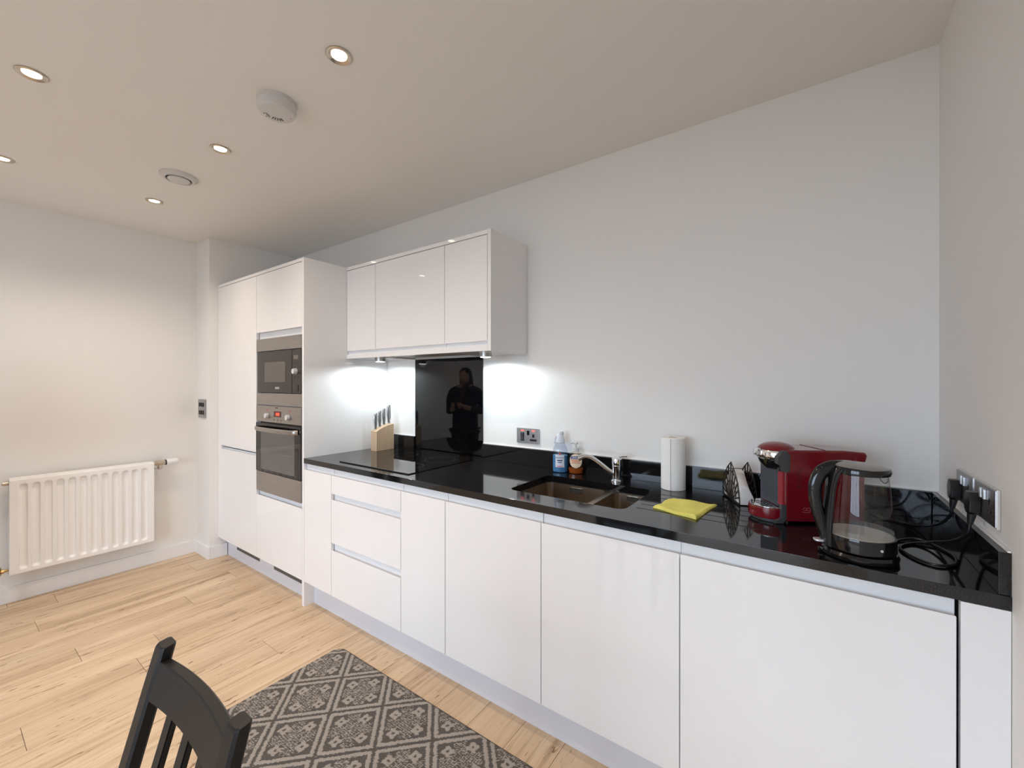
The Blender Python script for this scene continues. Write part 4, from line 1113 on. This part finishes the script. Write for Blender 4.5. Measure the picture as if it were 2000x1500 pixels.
# ================================================================== CEILING FITTINGS
def downlight(x, y, label):
    t = thing('downlight', label, 'downlight', (x, y, H), group='recessed ceiling downlights')
    b = NB(); rings = []
    for r, z in ((0.0430, -0.0003), (0.0435, -0.003), (0.0400, -0.0060), (0.0355, -0.0058), (0.0262, -0.0012), (0.0262, -0.0004), (0.0430, -0.0003)):
        rings.append(circ((0, 0, z), Vector((1, 0, 0)), Vector((0, 1, 0)), r, n=40))
    loft(b, rings, cap=False); bmesh.ops.remove_doubles(b, verts=b.verts[:], dist=1e-5)
    link('bezel', b, 'nickel', t, local=True)
    link('lamp_face', lathe(NB(), [(0.0255, -0.0004), (0.0255, -0.0012), (0.020, -0.0022), (0.01, -0.0026)], n=32), 'lamp', t, local=True)
    spot('downlight_lamp', (0, 0, -0.012), DOWNLIGHT_W if y > -3 else DOWNLIGHT_W * 0.4, DOWNLIGHT_COL, 136, 1.0, t, 0.022)
DL = {(-1.686, -1.137): 'ceiling downlight nearest the camera, above right of the smoke alarm', (-2.686, -1.137): 'ceiling downlight between the smoke alarm and the round vent',
      (-3.686, -1.137): 'smallest looking ceiling downlight, just below the round vent', (-2.686, -1.742): 'ceiling downlight at the top left of the photo',
      (-3.686, -1.742): 'ceiling downlight cut by the left edge of the photo',
      (-1.686, -1.742): 'ceiling downlight above the dining chair, outside the view',
      (-0.686, -3.4): 'living area downlight nearest the right wall, behind the camera', (-1.686, -3.4): 'living area downlight second from the right wall, behind the camera',  # unseen lamps behind the camera, added to warm the right-hand side
      (-2.686, -3.4): 'living area downlight third from the right wall, behind the camera', (-3.686, -3.4): 'living area downlight nearest the left wall, behind the camera'}
for (x, y), lab in DL.items(): downlight(x, y, lab)

sm = thing('smoke_alarm', 'round white smoke alarm on the ceiling', 'smoke alarm', (-2.108, -1.146, H), rotz=math.radians(240))
link('base', lathe(NB(), [(0.072, -0.0003), (0.072, -0.010), (0.069, -0.012)], n=48), 'alarm', sm, local=True)
link('cover', lathe(NB(), [(0.0695, -0.011), (0.0705, -0.014), (0.069, -0.040), (0.064, -0.049), (0.050, -0.052), (0.03, -0.0525)], n=48), 'alarm', sm, local=True)
for k in range(5):
    a = math.radians(-118 + k * 14)
    p = Vector((0.026 * math.cos(a), 0.026 * math.sin(a), -0.0525)); q = Vector((0.042 * math.cos(a), 0.042 * math.sin(a), -0.0520))
    link('vent_slot', tube(NB(), [p, q], 0.0024, 6, 1, smooth=False), 'darkgrey', sm, local=True)
for a, r in ((322, 0.050), (345, 0.048)):
    a = math.radians(a); link('hole', cyl(NB(), (r * math.cos(a), r * math.sin(a), -0.0505), (r * math.cos(a), r * math.sin(a), -0.0524), 0.003, n=10), 'darkgrey', sm, local=True)
a = math.radians(333); link('sounder_slot', tube(NB(), [(0.040 * math.cos(a + .30), 0.040 * math.sin(a + .30), -0.0522), (0.040 * math.cos(a - .30), 0.040 * math.sin(a - .30), -0.0522)], 0.0035, 8, 1, smooth=False), 'midgrey', sm, local=True)
a = math.radians(190); link('led', cyl(NB(), (0.050 * math.cos(a), 0.050 * math.sin(a), -0.051), (0.050 * math.cos(a), 0.050 * math.sin(a), -0.0528), 0.002, n=10), 'label_red', sm, local=True)

vt = thing('ceiling_vent', 'round white extract vent with a central disc on the ceiling', 'vent', (-3.182, -1.158, H))
b = NB(); rings = []
for r, z in ((0.086, -0.0003), (0.085, -0.008), (0.072, -0.019), (0.060, -0.020), (0.056, -0.012), (0.056, -0.0004), (0.086, -0.0003)):
    rings.append(circ((0, 0, z), Vector((1, 0, 0)), Vector((0, 1, 0)), r, n=48))
loft(b, rings, cap=False); bmesh.ops.remove_doubles(b, verts=b.verts[:], dist=1e-5)
link('ring', b, 'alarm', vt, local=True)
link('throat', lathe(NB(), [(0.0558, -0.0003), (0.0558, -0.002)], n=40), 'blackp', vt, local=True)
link('stem', cyl(NB(), (0, 0, -0.0015), (0, 0, -0.018), 0.006, n=12), 'alarm', vt, local=True)
link('disc', lathe(NB(), [(0.046, -0.016), (0.050, -0.018), (0.050, -0.022), (0.042, -0.028), (0.02, -0.030)], n=44), 'alarm', vt, local=True)

# ================================================================== RUG
RXA, RXB, RYA, RYB = -2.338, -0.80, -1.36, -0.722
def rug():
    m = mat('woven_rug', (0.3, 0.28, 0.26), 0.95, spec=0.1)
    n, l, bs = nt(m)
    at = n.new('ShaderNodeAttribute'); at.attribute_name = 'yarn'
    tc = n.new('ShaderNodeTexCoord'); nz = n.new('ShaderNodeTexNoise'); nz.inputs['Scale'].default_value = 420; nz.inputs['Detail'].default_value = 2
    l.new(tc.outputs['Object'], nz.inputs['Vector'])
    ad = n.new('ShaderNodeMath'); ad.operation = 'MULTIPLY_ADD'; ad.inputs[1].default_value = 1.5; ad.inputs[2].default_value = -0.72
    l.new(nz.outputs['Fac'], ad.inputs[0])
    su = n.new('ShaderNodeMath'); su.operation = 'ADD'
    l.new(at.outputs['Fac'], su.inputs[0]); l.new(ad.outputs[0], su.inputs[1])
    r = n.new('ShaderNodeValToRGB'); e = r.color_ramp.elements
    e[0].position, e[0].color = 0.20, (0.105, 0.095, 0.088, 1); e[1].position, e[1].color = 0.80, (0.36, 0.325, 0.295, 1)
    l.new(su.outputs[0], r.inputs[0]); l.new(r.outputs[0], bs.inputs['Base Color'])
    bp = n.new('ShaderNodeBump'); bp.inputs['Strength'].default_value = 0.7; bp.inputs['Distance'].default_value = 0.003
    l.new(nz.outputs['Fac'], bp.inputs['Height']); l.new(bp.outputs[0], bs.inputs['Normal'])
    st = 0.0035
    nx = int((RXB - RXA) / st); ny = int((RYB - RYA) / st)
    xs = np.linspace(RXA, RXB, nx + 1); ys = np.linspace(RYA, RYB, ny + 1)
    X, Y = np.meshgrid(xs, ys, indexing='ij')
    rng = np.random.default_rng(3)
    jx = rng.normal(0, 0.0012, X.shape); jy = rng.normal(0, 0.0012, X.shape)
    u = (X + jx + 2.116) / 0.1475; v = (Y + jy + 0.852) / 0.151
    s = ((u + v) / 2) % 1.0; t = ((u - v) / 2) % 1.0
    ds = np.minimum(s, 1 - s); dt = np.minimum(t, 1 - t); mm = np.minimum(ds, dt)
    L = np.zeros_like(X)
    L[(mm > 0.030) & (mm < 0.100)] = 1.0
    inner = mm > 0.130
    for a, c in ((0.28, 0.28), (0.72, 0.28), (0.28, 0.72), (0.72, 0.72)):
        dx, dy = s - a, t - c
        rr = np.hypot(dx, dy); th = np.arctan2(dy, dx)
        out = 0.100 + 0.018 * np.cos(4 * th)
        L[inner & (rr < out) & (rr > 0.028)] = 1.0
        far = None
    cen = inner & ((np.abs(s - 0.5) < 0.12) | (np.abs(t - 0.5) < 0.12)) & (L < 0.5)
    dots = (np.sin(s * 2 * PI * 17) * np.sin(t * 2 * PI * 17)) > 0.02
    L[cen & dots] = 0.85
    L = L + rng.normal(0, 0.10, L.shape)
    # rounded corners: pull boundary verts onto a rounded rectangle
    rc = 0.05
    cx = np.clip(X, RXA + rc, RXB - rc); cy = np.clip(Y, RYA + rc, RYB - rc)
    dx, dy = X - cx, Y - cy; d = np.hypot(dx, dy)
    mx = np.maximum(np.abs(dx), np.abs(dy)); f = np.where(d > 1e-9, mx / np.maximum(d, 1e-9), 1.0)
    X2 = cx + dx * f; Y2 = cy + dy * f
    eb = np.minimum(np.minimum(X - RXA, RXB - X), np.minimum(Y - RYA, RYB - Y))
    Zt = 0.0065 + 0.0016 * np.clip(L, 0, 1) + rng.normal(0, 0.0004, L.shape)
    Zt = np.where(eb < 0.004, 0.004, Zt); L = np.where(eb < 0.006, 0.05, L)
    N = (nx + 1) * (ny + 1)
    co = np.stack([X2, Y2, Zt], -1).reshape(-1, 3)
    I, J = np.meshgrid(np.arange(nx), np.arange(ny), indexing='ij'); a = (I * (ny + 1) + J).ravel()
    q = np.stack([a, a + ny + 1, a + ny + 2, a + 1], -1)
    # skirt down to the floor
    loop = [i * (ny + 1) for i in range(nx + 1)] + [nx * (ny + 1) + j for j in range(1, ny + 1)] + [i * (ny + 1) + ny for i in range(nx - 1, -1, -1)] + [j for j in range(ny - 1, 0, -1)]
    low = co[loop].copy(); low[:, 2] = 0.0005
    k = len(loop); li = np.arange(N, N + k)
    sk_ = np.stack([np.array(loop), li, np.roll(li, -1), np.roll(np.array(loop), -1)], -1)
    org = np.array([(RXA + RXB) / 2, (RYA + RYB) / 2, 0])
    co = np.concatenate([co, low]) - org
    me = bpy.data.meshes.new('rug')
    me.from_pydata(co.tolist(), [], np.concatenate([q, sk_]).tolist() + [li.tolist()[::-1]])
    at_ = me.attributes.new('yarn', 'FLOAT', 'POINT')
    at_.data.foreach_set('value', np.concatenate([L.ravel(), np.zeros(k)]).astype(np.float32))
    me.materials.append(m); me.shade_smooth(); me.update()
    o = bpy.data.objects.new('rug', me); COL.objects.link(o); o.location = org.tolist()
    tag(o, 'grey woven runner rug with diamond pattern on the oak floor', 'rug')
rug()

# ================================================================== CHAIR
ch = thing('dining_chair', 'black wooden dining chair with slatted back in the foreground', 'chair', (-1.27, -1.90, 0))
cxm = -1.270; hw = 0.174
ZP = 0.83
def back_y(z):
    """front-to-back line of the back posts: raked above the seat, slightly splayed below"""
    return -1.682 - (ZP - z) * 0.27 if z > 0.43 else -1.790 + (0.43 - z) * 0.10
def post(x):
    b = NB(); rings = []
    w, d = 0.0195, 0.0135
    for z, s in ((0.0004, 0.85), (0.2, 0.95), (0.40, 1.05), (0.46, 1.1), (0.60, 1.0), (0.75, 1.0), (ZP - 0.006, 1.0), (ZP - 0.0015, 0.93), (ZP, 0.8)):
        y = back_y(z); rx, ry = w * s, d * s
        c = min(0.005, rx * 0.4)
        zt = lambda yy: z + ((yy - y) * 0.18 if z > ZP - 0.01 else 0)
        pts = [(x - rx + c, y - ry), (x + rx - c, y - ry), (x + rx, y - ry + c), (x + rx, y + ry - c), (x + rx - c, y + ry), (x - rx + c, y + ry), (x - rx, y + ry - c), (x - rx, y - ry + c)]
        rings.append([Vector((px, py, zt(py))) for px, py in pts])
    loft(b, rings); return link('back_leg', b, 'chair', ch, smooth=30)
pL = post(cxm - hw); pR = post(cxm + hw)
def curved_rail(z0, z1, sag, t, name):
    b = NB(); rings = []; n = 14
    for k in range(n + 1):
        u = -1 + 2 * k / n; x = cxm + u * (hw - 0.0185)
        off = sag * (1 - u * u)
        ya, yb = back_y(z0) + off, back_y(z1) + off
        c = 0.003
        rings.append([Vector((x, ya - t / 2, z0)), Vector((x, yb - t / 2, z1 - c)), Vector((x, yb - t / 2 + c, z1)), Vector((x, yb + t / 2 - c, z1)), Vector((x, yb + t / 2, z1 - c)), Vector((x, ya + t / 2, z0))])
    loft(b, rings); return link(name, b, 'chair', ch, smooth=40)
curved_rail(0.738, 0.803, 0.013, 0.022, 'top_rail')
curved_rail(0.500, 0.540, 0.010, 0.018, 'lower_rail')
for k in (-1, 0, 1):
    x = cxm + k * 0.078; u = k * 0.078 / hw
    b = NB(); rings = []
    for z, sg in ((0.535, 0.010), (0.63, 0.011), (0.742, 0.013)):
        y = back_y(z) + sg * (1 - u * u)
        rings.append([Vector((x - 0.015, y - 0.006, z)), Vector((x + 0.015, y - 0.006, z)), Vector((x + 0.015, y + 0.006, z)), Vector((x - 0.015, y + 0.006, z))])
    loft(b, rings); bmesh.ops.bevel(b, geom=[e for e in b.edges if abs(e.verts[0].co.z - e.verts[1].co.z) > 0.01], offset=0.003, segments=2, affect='EDGES')
    link('back_slat', b, 'chair', ch)
for z in (0.752,):
    yy = back_y(z)
    bo = link('bolt', cyl(NB(), (cxm + hw + 0.0185, yy, z), (cxm + hw + 0.0205, yy, z), 0.0065, 0.006, 18), 'blackp', pR)
    link('bolt', cyl(NB(), (cxm - hw - 0.0185, yy, z), (cxm - hw - 0.0205, yy, z), 0.0065, 0.006, 18), 'blackp', pL)
sy0, sy1 = -2.185, -1.790
link('seat', prism(NB(), [(cxm - 0.205, sy0), (cxm + 0.205, sy0), (cxm + 0.190, sy1 + 0.02), (cxm + hw - 0.02, sy1 + 0.02), (cxm + hw - 0.02, sy1 + 0.03), (cxm - hw + 0.02, sy1 + 0.03), (cxm - hw + 0.02, sy1 + 0.02), (cxm - 0.190, sy1 + 0.02)][:3] + [(cxm + 0.150, sy1 + 0.02), (cxm - 0.150, sy1 + 0.02), (cxm - 0.190, sy1 + 0.02)], 'z', 0.432, 0.450, 0.004), 'chair', ch)
for s in (-1, 1):
    x = cxm + s * 0.180
    b = NB(); rings = []
    for z, r in ((0.0004, 0.016), (0.25, 0.0185), (0.431, 0.0205)): rings.append([Vector((x + a * r, sy0 + 0.03 + c * r, z)) for a, c in ((-1, -1), (1, -1), (1, 1), (-1, 1))])
    loft(b, rings); bmesh.ops.bevel(b, geom=b.edges[:], offset=0.003, segments=2, affect='EDGES')
    link('front_leg', b, 'chair', ch)
    b = NB(); box(b, x - 0.010, x + 0.010, sy0 + 0.05, -1.80, 0.372, 0.4315, 0.002); link('side_apron', b, 'chair', ch)
    b = NB(); box(b, x - 0.008, x + 0.008, sy0 + 0.05, -1.775, 0.17, 0.20, 0.002); link('side_stretcher', b, 'chair', ch)
link('front_apron', box(NB(), cxm - 0.16, cxm + 0.16, sy0 + 0.02, sy0 + 0.04, 0.372, 0.4315, 0.002), 'chair', ch)
link('back_apron', box(NB(), cxm - 0.155, cxm + 0.155, -1.797, -1.777, 0.372, 0.4315, 0.002), 'chair', ch)

# ================================================================== PERSON seen in the splashback (stands just outside the frame, left of the camera)
pn = thing('person', 'person in a dark coat mirrored in the black glass splashback', 'person', (-3.98, -2.10, 0), rotz=math.radians(-20))
def skin_body(name, joints, edges, mname, parent, root=0, sub=2):
    me = bpy.data.meshes.new(name); me.from_pydata([j[0] for j in joints], edges, [])
    o = bpy.data.objects.new(name, me); COL.objects.link(o)
    md = o.modifiers.new('s', 'SKIN'); md.use_smooth_shade = True
    sv = me.skin_vertices[0].data
    for k, j in enumerate(joints):
        r = j[1]; sv[k].radius = r if isinstance(r, tuple) else (r, r); sv[k].use_root = (k == root)
    ss = o.modifiers.new('d', 'SUBSURF'); ss.levels = sub; ss.render_levels = sub
    dg = bpy.context.evaluated_depsgraph_get(); dg.update()
    m2 = bpy.data.meshes.new_from_object(o.evaluated_get(dg))
    bpy.data.objects.remove(o); bpy.data.meshes.remove(me)
    m2.name = name; m2.materials.clear(); m2.materials.append(M[mname]); m2.shade_smooth()
    q = bpy.data.objects.new(name, m2); COL.objects.link(q); q.parent = parent
    return q
# local frame: facing +y, up z, x to the person's right-hand side
J = [((0, 0, 0.86), (0.15, 0.10)), ((0, 0, 1.02), (0.125, 0.09)), ((0, 0.0, 1.20), (0.155, 0.10)), ((0, -0.01, 1.30), (0.12, 0.075)), ((0, 0.0, 1.37), 0.05), ((0, 0.012, 1.43), 0.055),
     ((0.17, -0.01, 1.27), 0.055), ((0.225, -0.03, 1.02), 0.045), ((0.10, 0.17, 1.06), 0.033), ((0.065, 0.235, 1.09), 0.03),
     ((-0.17, -0.01, 1.27), 0.055), ((-0.225, -0.03, 1.02), 0.045), ((-0.10, 0.17, 1.04), 0.033), ((-0.05, 0.225, 1.07), 0.03),
     ((0.085, 0, 0.78), 0.085), ((0.09, 0.01, 0.45), 0.058), ((0.095, -0.01, 0.10), 0.038), ((-0.085, 0, 0.78), 0.085), ((-0.09, 0.01, 0.45), 0.058), ((-0.095, -0.01, 0.10), 0.038)]
Ed = [(0, 1), (1, 2), (2, 3), (3, 4), (4, 5), (3, 6), (6, 7), (7, 8), (8, 9), (3, 10), (10, 11), (11, 12), (12, 13), (0, 14), (14, 15), (15, 16), (0, 17), (17, 18), (18, 19)]
body = skin_body('body', J, Ed, 'skin', pn)
# head with face
b = NB(); rings = []
for z, rx, ry, dy in ((1.345, 0.012, 0.012, 0.035), (1.352, 0.030, 0.032, 0.028), (1.375, 0.050, 0.062, 0.015), (1.41, 0.062, 0.080, 0.008), (1.45, 0.069, 0.090, 0.0), (1.49, 0.071, 0.092, -0.006), (1.525, 0.062, 0.080, -0.010), (1.548, 0.040, 0.052, -0.012), (1.556, 0.012, 0.016, -0.012)):
    rings.append(circ((0, dy, z), Vector((1, 0, 0)), Vector((0, 1, 0)), rx, ry, n=24))
loft(b, rings)
hd_ = link('head', b, 'skin', pn, local=True, smooth=80)
b = NB(); loft(b, [circ((0, 0.088, 1.455), Vector((1, 0, 0)), Vector((0, 1, 0)), 0.007, 0.006, n=10), circ((0, 0.096, 1.435), Vector((1, 0, 0)), Vector((0, 1, 0)), 0.010, 0.010, n=10), circ((0, 0.100, 1.418), Vector((1, 0, 0)), Vector((0, 1, 0)), 0.015, 0.012, n=10), circ((0, 0.085, 1.41), Vector((1, 0, 0)), Vector((0, 1, 0)), 0.010, 0.008, n=10)])
link('nose', b, 'skin', hd_, local=True, smooth=80)
for s in (-1, 1):
    b = NB(); bmesh.ops.create_uvsphere(b, u_segments=12, v_segments=8, radius=0.0095, matrix=Matrix.Translation((s * 0.030, 0.0735, 1.457))); link('eye', b, 'whitep', hd_, local=True)
    b = NB(); bmesh.ops.create_uvsphere(b, u_segments=10, v_segments=6, radius=0.0058, matrix=Matrix.Translation((s * 0.030, 0.0785, 1.457))); link('iris', b, 'hair', hd_, local=True)
    b = NB(); bmesh.ops.create_uvsphere(b, u_segments=10, v_segments=8, radius=1.0, matrix=Matrix.Translation((s * 0.070, -0.005, 1.44)) @ Matrix.Diagonal((0.008, 0.018, 0.030, 1))); link('ear', b, 'skin', hd_, local=True)
link('mouth', tube(NB(), [(-0.022, 0.074, 1.390), (0, 0.084, 1.392), (0.022, 0.074, 1.390)], 0.0042, 8, 4), 'lips', hd_, local=True)
b = NB(); rings = []
for z, rx, ry, dy in ((1.245, 0.070, 0.022, -0.085), (1.30, 0.088, 0.045, -0.075), (1.37, 0.092, 0.070, -0.050), (1.45, 0.086, 0.085, -0.030), (1.51, 0.080, 0.090, -0.016), (1.55, 0.060, 0.070, -0.014), (1.572, 0.025, 0.03, -0.015)):
    rings.append(circ((0, dy, z), Vector((1, 0, 0)), Vector((0, 1, 0)), rx, ry, n=24))
loft(b, rings); link('hair', b, 'hair', pn, local=True, smooth=80)
# coat: a slightly larger shell over torso and arms, flared to mid thigh
Jc = [((0, 0, 0.86), (0.185, 0.135)), ((0, 0, 1.02), (0.165, 0.12)), ((0, 0.0, 1.20), (0.18, 0.125)), ((0, -0.01, 1.30), (0.13, 0.09)), ((0, -0.005, 1.345), 0.068),
      ((0.18, -0.01, 1.265), 0.073), ((0.24, -0.03, 1.01), 0.062), ((0.115, 0.155, 1.055), 0.048),
      ((-0.18, -0.01, 1.265), 0.073), ((-0.24, -0.03, 1.01), 0.062), ((-0.115, 0.155, 1.035), 0.048), ((0, 0, 0.70), (0.195, 0.145)), ((0, 0, 0.58), (0.20, 0.15))]
Ec = [(0, 1), (1, 2), (2, 3), (3, 4), (3, 5), (5, 6), (6, 7), (3, 8), (8, 9), (9, 10), (0, 11), (11, 12)]
skin_body('coat', Jc, Ec, 'navy', pn)
skin_body('scarf', [((0, 0.07, 1.33), 0.045), ((0.06, 0.02, 1.35), 0.04), ((0, -0.05, 1.36), 0.04), ((-0.06, 0.02, 1.35), 0.04), ((0.02, 0.14, 1.22), 0.04), ((0.025, 0.155, 1.02), 0.035)],
          [(0, 1), (1, 2), (2, 3), (0, 4), (4, 5)], 'scarf', pn, sub=2)
skin_body('trousers', [((0, 0, 0.80), (0.15, 0.11)), ((0.09, 0, 0.72), 0.098), ((0.095, 0.01, 0.45), 0.072), ((0.098, -0.01, 0.075), 0.055), ((-0.09, 0, 0.72), 0.098), ((-0.095, 0.01, 0.45), 0.072), ((-0.098, -0.01, 0.075), 0.055)],
          [(0, 1), (1, 2), (2, 3), (0, 4), (4, 5), (5, 6)], 'trouser', pn)
for s in (-1, 1):
    b = NB(); rings = []
    for y, w, h in ((-0.085, 0.020, 0.03), (-0.06, 0.036, 0.075), (0.0, 0.040, 0.085), (0.06, 0.042, 0.055), (0.12, 0.042, 0.042), (0.165, 0.024, 0.028)):
        rings.append([Vector((s * 0.1 + w * math.cos(t), y, max(0.0005, h / 2 + h / 2 * math.sin(t)))) for t in [2 * PI * k / 14 for k in range(14)]])
    loft(b, rings); link('shoe', b, 'shoe', pn, local=True, smooth=70)
    # hand: palm with four fingers and a thumb folded around the phone
    wx, wy, wz = s * 0.060, 0.232, 1.08
    pts = [((wx, wy - 0.015, wz), 0.022), ((wx - s * 0.012, wy + 0.03, wz + 0.012), (0.030, 0.014)), ((wx - s * 0.014, wy + 0.055, wz + 0.018), (0.032, 0.013))]
    ed = [(0, 1), (1, 2)]
    for k in range(4):
        f0 = (wx - s * 0.010 + (k - 1.5) * 0.004, wy + 0.062, wz + 0.045 - k * 0.019); L = (0.030, 0.034, 0.031, 0.024)[k]
        i = len(pts); pts += [(f0, 0.0085), ((f0[0] - s * 0.014, f0[1] + L * 0.6, f0[2] + 0.003), 0.008), ((f0[0] - s * 0.034, f0[1] + L * 0.55, f0[2] + 0.004), 0.007)]
        ed += [(2, i), (i, i + 1), (i + 1, i + 2)]
    i = len(pts); pts += [((wx - s * 0.022, wy + 0.015, wz + 0.040), 0.0095), ((wx - s * 0.030, wy + 0.032, wz + 0.062), 0.008)]; ed += [(1, i), (i, i + 1)]
    skin_body('hand', pts, ed, 'skin', pn, sub=1)
ph = thing('phone', 'dark phone held in both hands of the mirrored person', 'phone', (-3.98, -2.10, 1.05), rotz=math.radians(-20))
link('phone_body', prism(NB(), rrect(-0.036, 0.036, 0.0, 0.150, 0.010), 'y', 0.262, 0.270, 0.002), 'blackg', ph, local=True)
